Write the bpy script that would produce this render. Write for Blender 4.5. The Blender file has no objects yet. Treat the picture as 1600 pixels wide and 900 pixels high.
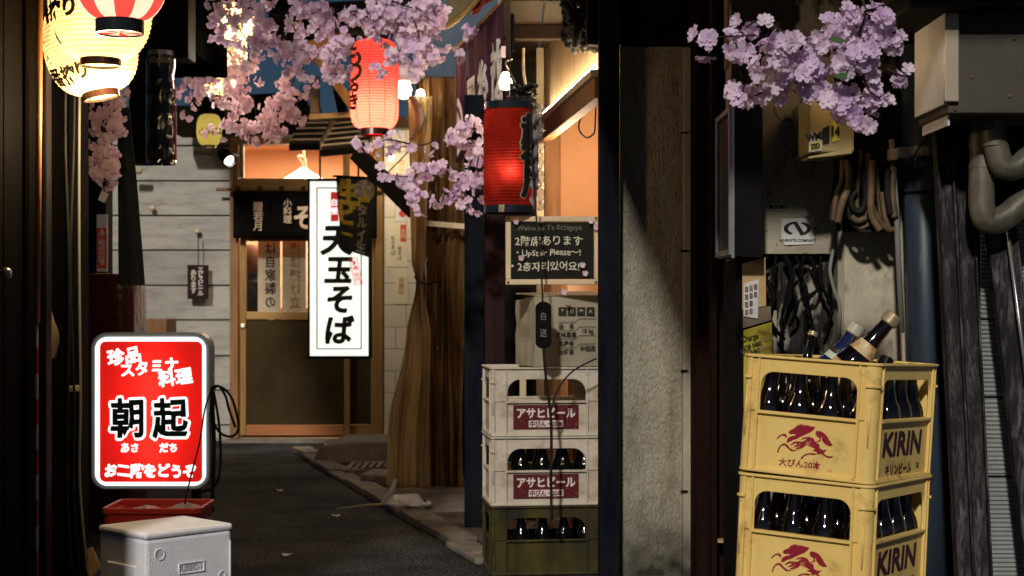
import bpy, math, random
from mathutils import Vector, Matrix, noise as mnoise
PI = math.pi
rnd = random.Random(11)
sc = bpy.context.scene
C = sc.collection

# ------------------------------------------------------------------ camera, sky, sun, exposure
F = 2500.0            # focal length in photo pixels (1600 wide)
EYE = 1.05            # camera height
cam_data = bpy.data.cameras.new("camera")
cam_data.sensor_width = 36.0
cam_data.lens = 36.0 * F / 1600.0
cam_data.shift_y = 25.0 / 1600.0
cam_data.clip_start = 0.05
cam_data.clip_end = 500
cam_data.dof.use_dof = True
cam_data.dof.focus_distance = 4.7
cam_data.dof.aperture_fstop = 7.0
cam = bpy.data.objects.new("camera", cam_data)
C.objects.link(cam)
cam.location = (0, 0, EYE)
cam.rotation_euler = (math.radians(90), 0, 0)
sc.camera = cam

SUN_DIR = Vector((0.36, 1.69, -1.0)).normalized()      # the way the light travels
elev = math.asin(-SUN_DIR.z)
world = bpy.data.worlds.new("World")
sc.world = world
world.use_nodes = True
wn = world.node_tree.nodes
wl = world.node_tree.links
wn.clear()
wo = wn.new("ShaderNodeOutputWorld")
bg = wn.new("ShaderNodeBackground")
sky = wn.new("ShaderNodeTexSky")
sky.sky_type = 'NISHITA'
sky.sun_disc = False
sky.ozone_density = 7.0
sky.dust_density = 0.0
sky.sun_elevation = elev
sky.sun_rotation = math.atan2(-SUN_DIR.x, -SUN_DIR.y)
bg.inputs[1].default_value = 0.0105
wl.new(sky.outputs[0], bg.inputs[0])
wl.new(bg.outputs[0], wo.inputs[0])
sun_data = bpy.data.lights.new("sun", 'SUN')
sun_data.energy = 2.35
sun_data.angle = math.radians(3.0)
sun_data.color = (1.0, 0.95, 0.88)
sun = bpy.data.objects.new("sun", sun_data)
C.objects.link(sun)
sun.rotation_euler = (-SUN_DIR).to_track_quat('Z', 'Y').to_euler()
sun.location = (-2, -6, 6)
sc.view_settings.view_transform = 'Standard'
sc.view_settings.look = 'None'
sc.view_settings.exposure = 0.0
sc.view_settings.gamma = 1.0
sc.cycles.max_bounces = 7
sc.cycles.diffuse_bounces = 3
sc.cycles.glossy_bounces = 3
sc.cycles.transmission_bounces = 4
sc.cycles.transparent_max_bounces = 12
sc.cycles.sample_clamp_indirect = 4.0
sc.cycles.use_denoising = True

# ------------------------------------------------------------------ helpers
def P(px, py, Y):
    """a point of the place at depth Y that the photograph shows at px, py"""
    return Vector(((px - 800) / F * Y, Y, EYE + (475 - py) / F * Y))

def X(px, Y): return (px - 800) / F * Y
def Z(py, Y): return EYE + (475 - py) / F * Y
def L(n, Y): return n / F * Y

MATS = {}
def wm(o): return MATS.get(o.name, Matrix.Identity(4)) if o else Matrix.Identity(4)

class MB:
    def __init__(s): s.v = []; s.f = []
    def add(s, vs, fs):
        b = len(s.v); s.v += [Vector(v) for v in vs]; s.f += [tuple(i + b for i in f) for f in fs]; return s
    def box(s, a, b, M=None):
        x0, y0, z0 = [min(a[i], b[i]) for i in range(3)]; x1, y1, z1 = [max(a[i], b[i]) for i in range(3)]
        vs = [Vector(p) for p in ((x0,y0,z0),(x1,y0,z0),(x1,y1,z0),(x0,y1,z0),(x0,y0,z1),(x1,y0,z1),(x1,y1,z1),(x0,y1,z1))]
        if M: vs = [M @ v for v in vs]
        return s.add(vs, [(0,3,2,1),(4,5,6,7),(0,1,5,4),(1,2,6,5),(2,3,7,6),(3,0,4,7)])
    def prism(s, pts, vec):
        """closed outline pts (3D) pushed along vec"""
        n = len(pts); pts = [Vector(p) for p in pts]; vec = Vector(vec)
        return s.add(pts + [p + vec for p in pts], [tuple(range(n))[::-1], tuple(range(n, 2*n))] + [(i, (i+1) % n, (i+1) % n + n, i + n) for i in range(n)])
    def beam(s, a, b, w, h, up=(0,0,1)):
        a, b = Vector(a), Vector(b); d = (b - a).normalized(); up = Vector(up)
        r = d.cross(up)
        if r.length < 1e-4: r = d.cross(Vector((1,0,0)))
        r.normalize(); u = r.cross(d).normalized()
        vs = [p + r * sx * w/2 + u * sz * h/2 for p in (a, b) for sx, sz in ((-1,-1),(1,-1),(1,1),(-1,1))]
        return s.add(vs, [(0,1,2,3)[::-1],(4,5,6,7),(0,1,5,4),(1,2,6,5),(2,3,7,6),(3,0,4,7)])
    def tube(s, pts, r, n=8, close=True):
        pts = [Vector(p) for p in pts]; m = len(pts); vs = []; fs = []
        ref = None
        for i, p in enumerate(pts):
            d = (pts[min(i+1, m-1)] - pts[max(i-1, 0)])
            d = d.normalized() if d.length > 1e-9 else Vector((0,0,1))
            if ref is None:
                ref = d.orthogonal().normalized()
            else:
                ref = (ref - d * ref.dot(d)); ref = ref.normalized() if ref.length > 1e-6 else d.orthogonal().normalized()
            b = d.cross(ref); rr = r(i / max(m-1, 1)) if callable(r) else r
            for k in range(n):
                a = 2*PI*k/n; vs.append(p + (ref * math.cos(a) + b * math.sin(a)) * rr)
        for i in range(m-1):
            for k in range(n):
                fs.append((i*n+k, i*n+(k+1) % n, (i+1)*n+(k+1) % n, (i+1)*n+k))
        if close: fs += [tuple(range(n))[::-1], tuple(range((m-1)*n, m*n))]
        return s.add(vs, fs)
    def lathe(s, prof, M=None, n=20, o=(0,0,0), cap=True):
        vs = []; fs = []; o = Vector(o)
        for r, z in prof:
            for k in range(n):
                a = 2*PI*k/n; vs.append(Vector((r*math.cos(a), r*math.sin(a), z)))
        vs = [(M @ v if M else v) + o for v in vs]
        for i in range(len(prof)-1):
            for k in range(n):
                fs.append((i*n+k, i*n+(k+1) % n, (i+1)*n+(k+1) % n, (i+1)*n+k))
        if cap: fs += [tuple(range(n))[::-1], tuple(range((len(prof)-1)*n, len(prof)*n))]
        return s.add(vs, fs)
    def grid(s, fn, nu, nv):
        vs = [fn(i/nu, j/nv) for j in range(nv+1) for i in range(nu+1)]
        return s.add(vs, [(j*(nu+1)+i, j*(nu+1)+i+1, (j+1)*(nu+1)+i+1, (j+1)*(nu+1)+i) for j in range(nv) for i in range(nu)])
    def ring(s, outer, inner, z0, z1):
        n = len(outer)
        vs = [(p[0],p[1],z0) for p in outer] + [(p[0],p[1],z1) for p in outer] + [(p[0],p[1],z0) for p in inner] + [(p[0],p[1],z1) for p in inner]
        fs = []
        for i in range(n):
            j = (i+1) % n
            fs += [(i, j, n+j, n+i), (2*n+j, 2*n+i, 3*n+i, 3*n+j), (n+i, n+j, 3*n+j, 3*n+i), (j, i, 2*n+i, 2*n+j)]
        return s.add(vs, fs)
    def build(s, name, mat, parent=None, local=False, smooth=False, bevel=0, thick=0, sub=0, loc=None):
        me = bpy.data.meshes.new(name)
        vs = s.v
        if parent and not local:
            inv = wm(parent).inverted(); vs = [inv @ v for v in vs]
        me.from_pydata([tuple(v) for v in vs], [], s.f)
        me.materials.append(mat)
        if smooth: me.polygons.foreach_set("use_smooth", [True]*len(me.polygons))
        me.update()
        o = bpy.data.objects.new(name, me); C.objects.link(o)
        if parent: o.parent = parent; MATS[o.name] = wm(parent)
        if sub:
            m = o.modifiers.new("sub", 'SUBSURF'); m.levels = sub; m.render_levels = sub
        if thick:
            m = o.modifiers.new("thick", 'SOLIDIFY'); m.thickness = thick; m.offset = 0
        if bevel:
            m = o.modifiers.new("bevel", 'BEVEL'); m.width = bevel; m.segments = 2; m.limit_method = 'ANGLE'; m.angle_limit = math.radians(40)
        return o

def tag(o, label=None, cat=None, group=None, kind=None):
    if label: o["label"] = label
    if cat: o["category"] = cat
    if group: o["group"] = group
    if kind: o["kind"] = kind
    return o

def thing(name, label, cat, loc=(0,0,0), rot=(0,0,0), group=None):
    o = bpy.data.objects.new(name, None); C.objects.link(o)
    o.empty_display_size = 0.1
    o.location = loc; o.rotation_euler = rot
    from mathutils import Euler
    MATS[o.name] = Matrix.Translation(Vector(loc)) @ Euler(rot).to_matrix().to_4x4()
    return tag(o, label, cat, group)

def copy_tree(o, parent=None, loc=None, rot=None):
    c = o.copy(); C.objects.link(c)
    if parent: c.parent = parent
    if loc is not None: c.location = loc
    if rot is not None: c.rotation_euler = rot
    for ch in list(o.children): copy_tree(ch, c)
    return c

def inst(me_obj, parent, M, name=None):
    """another copy of a piece, sharing its mesh"""
    c = bpy.data.objects.new(name or me_obj.name.split('.')[0], me_obj.data); C.objects.link(c)
    for md in me_obj.modifiers:
        n = c.modifiers.new(md.name, md.type)
        for a in ('width','segments','limit_method','angle_limit','thickness','offset','levels','render_levels'):
            if hasattr(md, a) and hasattr(n, a):
                try: setattr(n, a, getattr(md, a))
                except Exception: pass
    c.parent = parent; c.matrix_local = M
    return c

FACE = Matrix(((1,0,0,0),(0,0,-1,0),(0,1,0,0),(0,0,0,1)))    # text plane that looks towards -Y
def at(p, rz=0, tilt=0): return Matrix.Translation(Vector(p)) @ Matrix.Rotation(rz, 4, 'Z') @ FACE @ Matrix.Rotation(tilt, 4, 'Z')

def text(body, mat, parent, M, size, off=0.0, sx=1.0, shear=0.0, th=0.0006, fn=None, local=False, name="lettering", lines=1.0, chars=1.0, pre=None):
    fat = 0.0
    if off > .028*size: fat = off-.014*size; off = .014*size
    cu = bpy.data.curves.new("t", 'FONT'); cu.body = body; cu.size = size
    cu.align_x = 'CENTER'; cu.align_y = 'CENTER'; cu.offset = off; cu.space_line = lines; cu.space_character = chars
    cu.resolution_u = 3
    t = bpy.data.objects.new("t", cu); C.objects.link(t)
    dg = bpy.context.evaluated_depsgraph_get()
    me = bpy.data.meshes.new_from_object(t.evaluated_get(dg))
    vs = [v.co.copy() for v in me.vertices]; fs = [tuple(p.vertices) for p in me.polygons]
    bpy.data.objects.remove(t); bpy.data.curves.remove(cu); bpy.data.meshes.remove(me)
    if vs:
        x0 = min(v.x for v in vs); x1 = max(v.x for v in vs); y0 = min(v.y for v in vs); y1 = max(v.y for v in vs)
        cx, cy = (x0+x1)/2, (y0+y1)/2
        vs = [Vector(((v.x-cx)*sx + shear*(v.y-cy), v.y-cy, th)) for v in vs]
        if fat:
            v0, f0 = vs, fs; vs, fs = [], []; nk = 12 if fat > .05*size else 8
            for k_ in range(nk+1):
                rr_ = 0 if k_ == nk else fat; a_ = 2*PI*k_/nk; b_ = len(vs)
                vs += [v+Vector((rr_*math.cos(a_), rr_*math.sin(a_), k_*.00004)) for v in v0]; fs += [tuple(i+b_ for i in f) for f in f0]
    if pre: vs = [pre(v) for v in vs]
    vs = [fn(v) if fn else M @ v for v in vs]
    mb = MB(); mb.add(vs, fs)
    return mb.build(name, mat, parent, local=local)

def spline(pts, n=8):
    pts = [Vector(p) for p in pts]; out = []
    for i in range(len(pts)-1):
        p0, p1, p2, p3 = pts[max(i-1,0)], pts[i], pts[i+1], pts[min(i+2, len(pts)-1)]
        for k in range(n):
            t = k/n
            out.append(0.5*((2*p1) + (p2-p0)*t + (2*p0-5*p1+4*p2-p3)*t*t + (3*p1-p0-3*p2+p3)*t*t*t))
    out.append(pts[-1]); return out

# ------------------------------------------------------------------ materials
def mat(name, col, rough=0.6, metal=0.0, col2=None, scale=8.0, bump=0.0, bscale=60.0, stretch=(1,1,1), spec=0.28,
        emis=None, es=0.0, contrast=(0.35, 0.65), alpha=1.0, vary=0.0, coat=0.0, detail=6.0, dirt=None, dscale=3.0, damt=(0.5,0.7), trans=0.0, sheen=0.0, base=0.0):
    m = bpy.data.materials.new(name); m.use_nodes = True
    nt = m.node_tree; n = nt.nodes; l = nt.links; b = n["Principled BSDF"]
    b.inputs["Base Color"].default_value = (*col, 1)
    b.inputs["Roughness"].default_value = rough
    b.inputs["Metallic"].default_value = metal
    b.inputs["Specular IOR Level"].default_value = spec
    if coat: b.inputs["Coat Weight"].default_value = coat
    if alpha < 1: b.inputs["Alpha"].default_value = alpha
    if trans: b.inputs["Transmission Weight"].default_value = trans
    if sheen: b.inputs["Sheen Weight"].default_value = sheen
    tc = n.new("ShaderNodeTexCoord"); mp = n.new("ShaderNodeMapping"); mp.inputs["Scale"].default_value = stretch
    l.new(tc.outputs["Object"], mp.inputs[0])
    cur = None
    if col2 is not None:
        nz = n.new("ShaderNodeTexNoise"); nz.inputs["Scale"].default_value = scale; nz.inputs["Detail"].default_value = detail
        nz.inputs["Roughness"].default_value = 0.62
        l.new(mp.outputs[0], nz.inputs["Vector"])
        cr = n.new("ShaderNodeMapRange"); cr.inputs[1].default_value = contrast[0]; cr.inputs[2].default_value = contrast[1]
        l.new(nz.outputs[0], cr.inputs[0])
        mx = n.new("ShaderNodeMix"); mx.data_type = 'RGBA'
        mx.inputs[6].default_value = (*col, 1); mx.inputs[7].default_value = (*col2, 1)
        l.new(cr.outputs[0], mx.inputs[0]); cur = mx.outputs[2]
    if dirt is not None:
        nz = n.new("ShaderNodeTexNoise"); nz.inputs["Scale"].default_value = dscale; nz.inputs["Detail"].default_value = 8
        nz.inputs["Roughness"].default_value = 0.7
        l.new(mp.outputs[0], nz.inputs["Vector"])
        cr = n.new("ShaderNodeMapRange"); cr.inputs[1].default_value = damt[0]; cr.inputs[2].default_value = damt[1]
        l.new(nz.outputs[0], cr.inputs[0])
        mx = n.new("ShaderNodeMix"); mx.data_type = 'RGBA'
        if cur: l.new(cur, mx.inputs[6])
        else: mx.inputs[6].default_value = (*col, 1)
        mx.inputs[7].default_value = (*dirt, 1); l.new(cr.outputs[0], mx.inputs[0]); cur = mx.outputs[2]
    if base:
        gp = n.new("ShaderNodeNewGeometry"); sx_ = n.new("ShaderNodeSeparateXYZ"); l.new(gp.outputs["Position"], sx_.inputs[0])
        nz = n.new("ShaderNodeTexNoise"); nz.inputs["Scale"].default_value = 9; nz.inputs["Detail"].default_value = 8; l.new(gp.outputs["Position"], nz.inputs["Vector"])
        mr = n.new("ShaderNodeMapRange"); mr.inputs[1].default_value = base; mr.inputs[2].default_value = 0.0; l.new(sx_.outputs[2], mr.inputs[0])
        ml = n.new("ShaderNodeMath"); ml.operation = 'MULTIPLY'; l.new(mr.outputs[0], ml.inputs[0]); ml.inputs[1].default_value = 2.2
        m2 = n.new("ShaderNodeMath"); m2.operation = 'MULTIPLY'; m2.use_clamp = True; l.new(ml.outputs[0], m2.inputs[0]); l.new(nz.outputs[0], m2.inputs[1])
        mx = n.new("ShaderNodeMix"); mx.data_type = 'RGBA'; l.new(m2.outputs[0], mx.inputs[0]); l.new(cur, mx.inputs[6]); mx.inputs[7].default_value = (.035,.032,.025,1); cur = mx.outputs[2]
    if vary:
        oi = n.new("ShaderNodeObjectInfo"); mr = n.new("ShaderNodeMapRange")
        mr.inputs[3].default_value = 1 - vary; mr.inputs[4].default_value = 1 + vary
        l.new(oi.outputs["Random"], mr.inputs[0])
        hs = n.new("ShaderNodeHueSaturation"); l.new(mr.outputs[0], hs.inputs["Value"])
        if cur: l.new(cur, hs.inputs["Color"])
        else: hs.inputs["Color"].default_value = (*col, 1)
        cur = hs.outputs[0]
    if cur: l.new(cur, b.inputs["Base Color"])
    if bump:
        nz = n.new("ShaderNodeTexNoise"); nz.inputs["Scale"].default_value = bscale; nz.inputs["Detail"].default_value = 5
        l.new(mp.outputs[0], nz.inputs["Vector"])
        bp = n.new("ShaderNodeBump"); bp.inputs["Strength"].default_value = bump; bp.inputs["Distance"].default_value = 0.01
        l.new(nz.outputs[0], bp.inputs["Height"]); l.new(bp.outputs[0], b.inputs["Normal"])
    if emis is not None:
        b.inputs["Emission Color"].default_value = (*emis, 1); b.inputs["Emission Strength"].default_value = es
    return m

def paper(name, col, es, tr=0.7, leak=0.0, var=.86, vs=30):
    """lit lantern paper: thin, lets the bulb inside shine through, glows evenly"""
    m = bpy.data.materials.new(name); m.use_nodes = True
    nt = m.node_tree; n = nt.nodes; l = nt.links; n.clear()
    out = n.new("ShaderNodeOutputMaterial"); tl = n.new("ShaderNodeBsdfTranslucent"); df = n.new("ShaderNodeBsdfDiffuse")
    mx = n.new("ShaderNodeMixShader"); em = n.new("ShaderNodeEmission"); ad = n.new("ShaderNodeAddShader")
    nz = n.new("ShaderNodeTexNoise"); nz.inputs["Scale"].default_value = vs; nz.inputs["Detail"].default_value = 6
    tc = n.new("ShaderNodeTexCoord"); l.new(tc.outputs["Object"], nz.inputs["Vector"])
    mc = n.new("ShaderNodeMix"); mc.data_type = 'RGBA'
    mc.inputs[6].default_value = (*[c*var for c in col], 1); mc.inputs[7].default_value = (*col, 1)
    l.new(nz.outputs[0], mc.inputs[0])
    for s in (tl, df, em): l.new(mc.outputs[2], s.inputs[0])
    mx.inputs[0].default_value = tr
    l.new(df.outputs[0], mx.inputs[1]); l.new(tl.outputs[0], mx.inputs[2])
    em.inputs[1].default_value = es
    l.new(mx.outputs[0], ad.inputs[0]); l.new(em.outputs[0], ad.inputs[1]); l.new(ad.outputs[0], out.inputs[0])
    if leak:
        tp = n.new('ShaderNodeBsdfTransparent'); tp.inputs[0].default_value = (1, .82, .55, 1); m3 = n.new('ShaderNodeMixShader'); m3.inputs[0].default_value = leak
        l.new(ad.outputs[0], m3.inputs[1]); l.new(tp.outputs[0], m3.inputs[2]); l.new(m3.outputs[0], out.inputs[0])
    return m

def glow(name, col, s):
    m = bpy.data.materials.new(name); m.use_nodes = True
    b = m.node_tree.nodes["Principled BSDF"]
    b.inputs["Base Color"].default_value = (*[min(c, 0.8) for c in col], 1); b.inputs["Roughness"].default_value = 0.35
    b.inputs["Emission Color"].default_value = (*col, 1); b.inputs["Emission Strength"].default_value = s
    return m

def sheet(name, col, alpha=0.6, rough=0.25, tr=0.5, col2=None, stretch=(9,9,1.2)):
    """thin plastic film or cloth that lets some light through"""
    m = bpy.data.materials.new(name); m.use_nodes = True
    nt = m.node_tree; n = nt.nodes; l = nt.links; n.clear()
    out = n.new("ShaderNodeOutputMaterial"); tl = n.new("ShaderNodeBsdfTranslucent")
    pr = n.new("ShaderNodeBsdfPrincipled"); pr.inputs["Roughness"].default_value = rough
    tp = n.new("ShaderNodeBsdfTransparent"); mx = n.new("ShaderNodeMixShader"); m2 = n.new("ShaderNodeMixShader")
    tc = n.new("ShaderNodeTexCoord"); mp = n.new("ShaderNodeMapping"); mp.inputs["Scale"].default_value = stretch
    nz = n.new("ShaderNodeTexNoise"); nz.inputs["Scale"].default_value = 2.5; nz.inputs["Detail"].default_value = 5
    l.new(tc.outputs["Object"], mp.inputs[0]); l.new(mp.outputs[0], nz.inputs["Vector"])
    mc = n.new("ShaderNodeMix"); mc.data_type = 'RGBA'; c2 = col2 or [c*0.5 for c in col]
    cr = n.new("ShaderNodeMapRange"); cr.inputs[1].default_value = 0.35; cr.inputs[2].default_value = 0.65
    l.new(nz.outputs[0], cr.inputs[0]); l.new(cr.outputs[0], mc.inputs[0])
    mc.inputs[6].default_value = (*col, 1); mc.inputs[7].default_value = (*c2, 1)
    l.new(mc.outputs[2], tl.inputs[0]); l.new(mc.outputs[2], pr.inputs["Base Color"])
    mx.inputs[0].default_value = tr
    l.new(pr.outputs[0], mx.inputs[1]); l.new(tl.outputs[0], mx.inputs[2])
    m2.inputs[0].default_value = alpha
    l.new(tp.outputs[0], m2.inputs[1]); l.new(mx.outputs[0], m2.inputs[2]); l.new(m2.outputs[0], out.inputs[0])
    return m

def wood(name, c1, c2, rough=0.6, axis=2, s=1.0, bump=0.15, vary=0.12, dirt=None, spec=.18):
    st = [14*s, 14*s, 14*s]; st[axis] = 0.9*s
    return mat(name, c1, rough, col2=c2, scale=2.2, stretch=tuple(st), bump=bump, bscale=6, vary=vary, contrast=(0.3,0.7), dirt=dirt, spec=spec)

M = {}
M['asphalt'] = mat('asphalt', (.014,.0135,.014), .8, spec=.10, col2=(.24,.24,.24), scale=75, bump=.8, bscale=140, dirt=(.009,.010,.012), dscale=1.6, damt=(.42,.6), contrast=(.48,.78), detail=2.5)
M['kerb'] = mat('kerb_stone', (.20,.17,.13), .8, col2=(.09,.08,.065), scale=12, bump=.35, bscale=70, vary=.25)
M['paver'] = mat('paver_brown', (.10,.065,.05), .8, col2=(.05,.035,.03), scale=14, bump=.3, bscale=80, vary=.25)
M['block'] = mat('concrete_block', (.22,.19,.15), .85, col2=(.12,.105,.085), scale=7, bump=.4, bscale=60)
M['soot'] = mat('soot_black', (.0012,.0011,.001), .95, spec=.0)
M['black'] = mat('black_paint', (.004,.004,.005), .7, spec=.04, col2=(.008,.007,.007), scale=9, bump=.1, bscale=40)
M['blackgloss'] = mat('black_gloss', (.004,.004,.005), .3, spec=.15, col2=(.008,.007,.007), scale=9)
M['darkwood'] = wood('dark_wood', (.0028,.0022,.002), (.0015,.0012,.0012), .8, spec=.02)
M['darkwoodx'] = wood('dark_wood_level', (.010,.007,.005), (.005,.004,.003), .8, axis=0, spec=.05)
M['mast'] = mat('steel_beam_blue_black', (.004,.005,.010), .8, spec=.02, col2=(.011,.012,.016), scale=6, stretch=(3,3,.6), bump=.1)
M['purplepost'] = wood('plum_brown_post', (.040,.020,.020), (.018,.010,.011), .85, spec=.03)
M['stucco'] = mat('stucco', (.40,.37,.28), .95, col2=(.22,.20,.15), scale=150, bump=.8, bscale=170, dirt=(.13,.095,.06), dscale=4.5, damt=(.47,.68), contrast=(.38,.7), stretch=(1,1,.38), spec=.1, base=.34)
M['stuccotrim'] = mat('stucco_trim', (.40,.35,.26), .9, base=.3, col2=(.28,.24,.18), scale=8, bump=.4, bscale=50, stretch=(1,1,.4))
M['soffit'] = wood('soffit_boards', (.042,.025,.013), (.018,.011,.007), .7, axis=1, s=.7)
M['siding'] = mat('grey_siding', (.39,.37,.32), .85, col2=(.31,.295,.255), scale=3.2, stretch=(1,1,5), bump=.35, bscale=26, vary=.10, dirt=(.17,.16,.14), dscale=4, damt=(.52,.75))
M['tile'] = mat('cream_tile', (.62,.54,.42), .3, col2=(.54,.46,.35), scale=4, vary=.06)
M['grout'] = mat('grout', (.22,.19,.15), .9, col2=(.16,.14,.11))
M['honey'] = wood('honey_wood_frame', (.30,.17,.055), (.18,.10,.035), .5)
M['honeyx'] = wood('honey_wood_rail', (.34,.20,.075), (.22,.125,.045), .5, axis=0)
M['orangewood'] = wood('orange_wood_rail', (.42,.16,.055), (.3,.11,.04), .5, axis=0)
M['doorpanel'] = mat('door_panel_olive', (.050,.034,.014), .8, spec=.03, col2=(.030,.021,.009), scale=3, bump=.1, bscale=120)
M['salmon'] = mat('salmon_plaster', (.72,.40,.22), .9, col2=(.66,.36,.19), scale=3, bump=.15, bscale=60)
M['glass'] = mat('window_glass', (.03,.035,.035), .03, alpha=.12, spec=.6)
M['cream_paint'] = mat('cream_trim', (.55,.46,.32), .6, col2=(.42,.34,.22), scale=6, stretch=(2,2,.5))
M['palewood'] = wood('pale_wood_panel', (.58,.42,.26), (.38,.26,.15), .5)
M['brownpost'] = wood('brown_post', (.30,.15,.06), (.15,.075,.03), .6)
M['bluewall'] = mat('blue_grey_wall', (.10,.135,.18), .9, col2=(.075,.10,.14), scale=5, bump=.2)
M['slate'] = mat('corrugated_black', (.03,.03,.028), .4, col2=(.06,.06,.05), scale=5, stretch=(1,6,1), metal=.3)
M['yellow'] = mat('crate_yellow', (.84,.60,.20), .42, col2=(.76,.52,.155), scale=5, bump=.12, bscale=60, dirt=(.36,.21,.06), dscale=9, damt=(.56,.74), vary=.04)
M['crimson'] = mat('crimson_print', (.28,.012,.03), .6, col2=(.52,.22,.08), scale=55, contrast=(.56,.68))
M['darkprint'] = mat('dark_print', (.045,.010,.025), .6, col2=(.2,.1,.04), scale=60, contrast=(.58,.7))
M['cratewhite'] = mat('crate_offwhite', (.55,.49,.40), .5, col2=(.46,.40,.32), scale=6, bump=.1, dirt=(.26,.19,.12), dscale=9, damt=(.52,.74), vary=.05)
M['crateolive'] = mat('crate_olive', (.060,.050,.006), .5, col2=(.014,.012,.005), scale=5, stretch=(2,2,.6), dirt=(.03,.025,.01), dscale=4)
M['maroon'] = mat('maroon_label', (.085,.008,.012), .5, col2=(.30,.22,.18), scale=90, contrast=(.62,.72))
M['labelwhite'] = mat('label_white', (.72,.62,.56), .5, col2=(.6,.5,.45), scale=25)
M['bottle'] = mat('brown_bottle_glass', (.007,.003,.0015), .06, col2=(.003,.002,.001), scale=5, spec=.9, coat=1.0)
M['bottleblack'] = mat('black_bottle_glass', (.003,.003,.004), .08, spec=.5)
M['bottleblue'] = mat('navy_bottle_glass', (.01,.018,.075), .08, spec=.9, coat=1.0)
M['palelabel'] = mat('pale_green_label', (.55,.62,.48), .5, col2=(.45,.52,.4), scale=30)
M['goldlabel'] = mat('gold_label', (.62,.48,.25), .4, col2=(.45,.2,.06), scale=18, contrast=(.45,.55))
M['redbrownlabel'] = mat('red_brown_label', (.3,.08,.03), .5, col2=(.5,.35,.18), scale=30)
M['capgold'] = mat('gold_cap', (.62,.52,.33), .35, metal=.6, col2=(.5,.38,.2), scale=30)
M['cappale'] = mat('pale_cap', (.62,.6,.48), .4, metal=.3, col2=(.5,.48,.38), scale=30)
M['foam'] = mat('styrofoam', (.86,.86,.89), .85, col2=(.76,.76,.79), scale=14, bump=.4, bscale=220, dirt=(.38,.36,.38), dscale=5, damt=(.55,.8))
M['redplastic'] = mat('red_plastic', (.62,.06,.04), .35, col2=(.5,.045,.03), scale=6)
M['bagwhite'] = mat('white_bag', (.6,.58,.56), .35, col2=(.45,.43,.42), scale=14, bump=.5, bscale=30)
M['sign_frame'] = mat('sign_frame_grey', (.36,.41,.46), .35, col2=(.3,.34,.39), scale=4)
M['sign_white'] = glow('lit_white_acrylic', (.93,1.0,1.0), 1.25)
M['sign_red'] = paper('lit_red_acrylic', (.86,.018,.012), .40, tr=.8)
M['sign_letter'] = glow('lit_white_letters', (1,.97,.97), 1.1)
M['sign_dark'] = mat('sign_black_green_print', (.004,.025,.022), .4)
M['soba_white'] = glow('lit_soba_panel', (.97,1.0,.90), 1.02)
M['soba_black'] = mat('soba_black_print', (.01,.014,.012), .5)
M['soba_red'] = mat('soba_red_print', (.6,.04,.03), .5, emis=(.8,.04,.03), es=.5)
M['cream_paper'] = paper('cream_lantern_paper', (1.0,.84,.50), 0.24, tr=.07, leak=.12)
M['cream_paper_dim'] = paper('dim_lantern_paper', (.75,.64,.18), 0.30)
M['red_paper'] = paper('red_lantern_paper', (.95,.095,.085), 0.30)
M['red_paper_dim'] = paper('red_lantern_paper_old', (.44,.024,.014), 0.03, var=.12, vs=16)
M['white_paper_lit'] = paper('white_lantern_paper', (1.0,.78,.62), 0.5)
M['lanternink'] = mat('lantern_ink', (.012,.008,.006), .6)
M['ribwire'] = mat('bamboo_rib_wire', (.6,.42,.16), .6)
M['ribwire_red'] = mat('red_rib_wire', (.28,.02,.012), .6)
M['lanternring'] = mat('lantern_ring_lacquer', (.035,.014,.008), .2, col2=(.02,.01,.008), coat=.6)
M['lanternring_b'] = mat('lantern_ring_black', (.012,.016,.02), .2, coat=.6)
M['bulb'] = glow('bulb_glass', (1.0,.86,.55), 14.0)
M['tubelamp'] = glow('tube_lamp', (1.0,.78,.48), 75.0)
M['spotlens'] = glow('spot_lens', (1.0,.97,.85), 3.0)
M['noren'] = mat('plum_noren', (.055,.018,.04), .9, col2=(.035,.012,.028), scale=20, spec=.15)
M['norenblack'] = mat('black_noren', (.005,.004,.004), .9, spec=.03, col2=(.009,.007,.006), scale=20)
M['norenprint'] = mat('noren_white_print', (.8,.76,.7), .9, col2=(.5,.45,.4), scale=40)
M['norenpeach'] = mat('noren_peach_print', (.62,.45,.33), .9, emis=(.6,.4,.28), es=0)
M['flag'] = mat('black_flag_cloth', (.012,.014,.018), .8, col2=(.025,.028,.032), scale=12)
M['flaggold'] = mat('flag_gold_print', (.7,.52,.05), .7, col2=(.3,.22,.02), scale=30)
M['flaggrey'] = mat('flag_grey_print', (.4,.36,.27), .7, col2=(.1,.09,.07), scale=30)
M['vinyl'] = sheet('amber_vinyl_sheet', (.66,.50,.25), alpha=.84, rough=.12, tr=.4, col2=(.46,.32,.14), stretch=(.8,.8,.8))
M['vinylbrown'] = sheet('brown_vinyl_sheet', (.27,.145,.05), alpha=.92, rough=.14, tr=.25, col2=(.09,.045,.016), stretch=(1.1,1.1,.9))
M['clearwrap'] = sheet('clear_crinkled_wrap', (.75,.75,.75), alpha=.42, rough=.12, tr=.25)
M['blackwrap'] = mat('black_plastic_wrap', (.01,.01,.011), .14, coat=.5, bump=.9, bscale=16)
M['redvinyl'] = mat('dark_red_vinyl', (.055,.008,.006), .25, col2=(.03,.006,.005), scale=4, bump=.8, bscale=9)
M['chalkframe'] = mat('cream_board_frame', (.66,.52,.34), .55, col2=(.55,.42,.27), scale=10)
M['chalkboard'] = mat('chalkboard', (.007,.007,.006), .85, spec=.2, col2=(.016,.015,.012), scale=6)
M['chalk'] = mat('chalk', (.70,.66,.50), .95, col2=(.5,.47,.36), scale=60)
M['chalkdim'] = mat('rubbed_chalk', (.16,.15,.11), .95)
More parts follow.
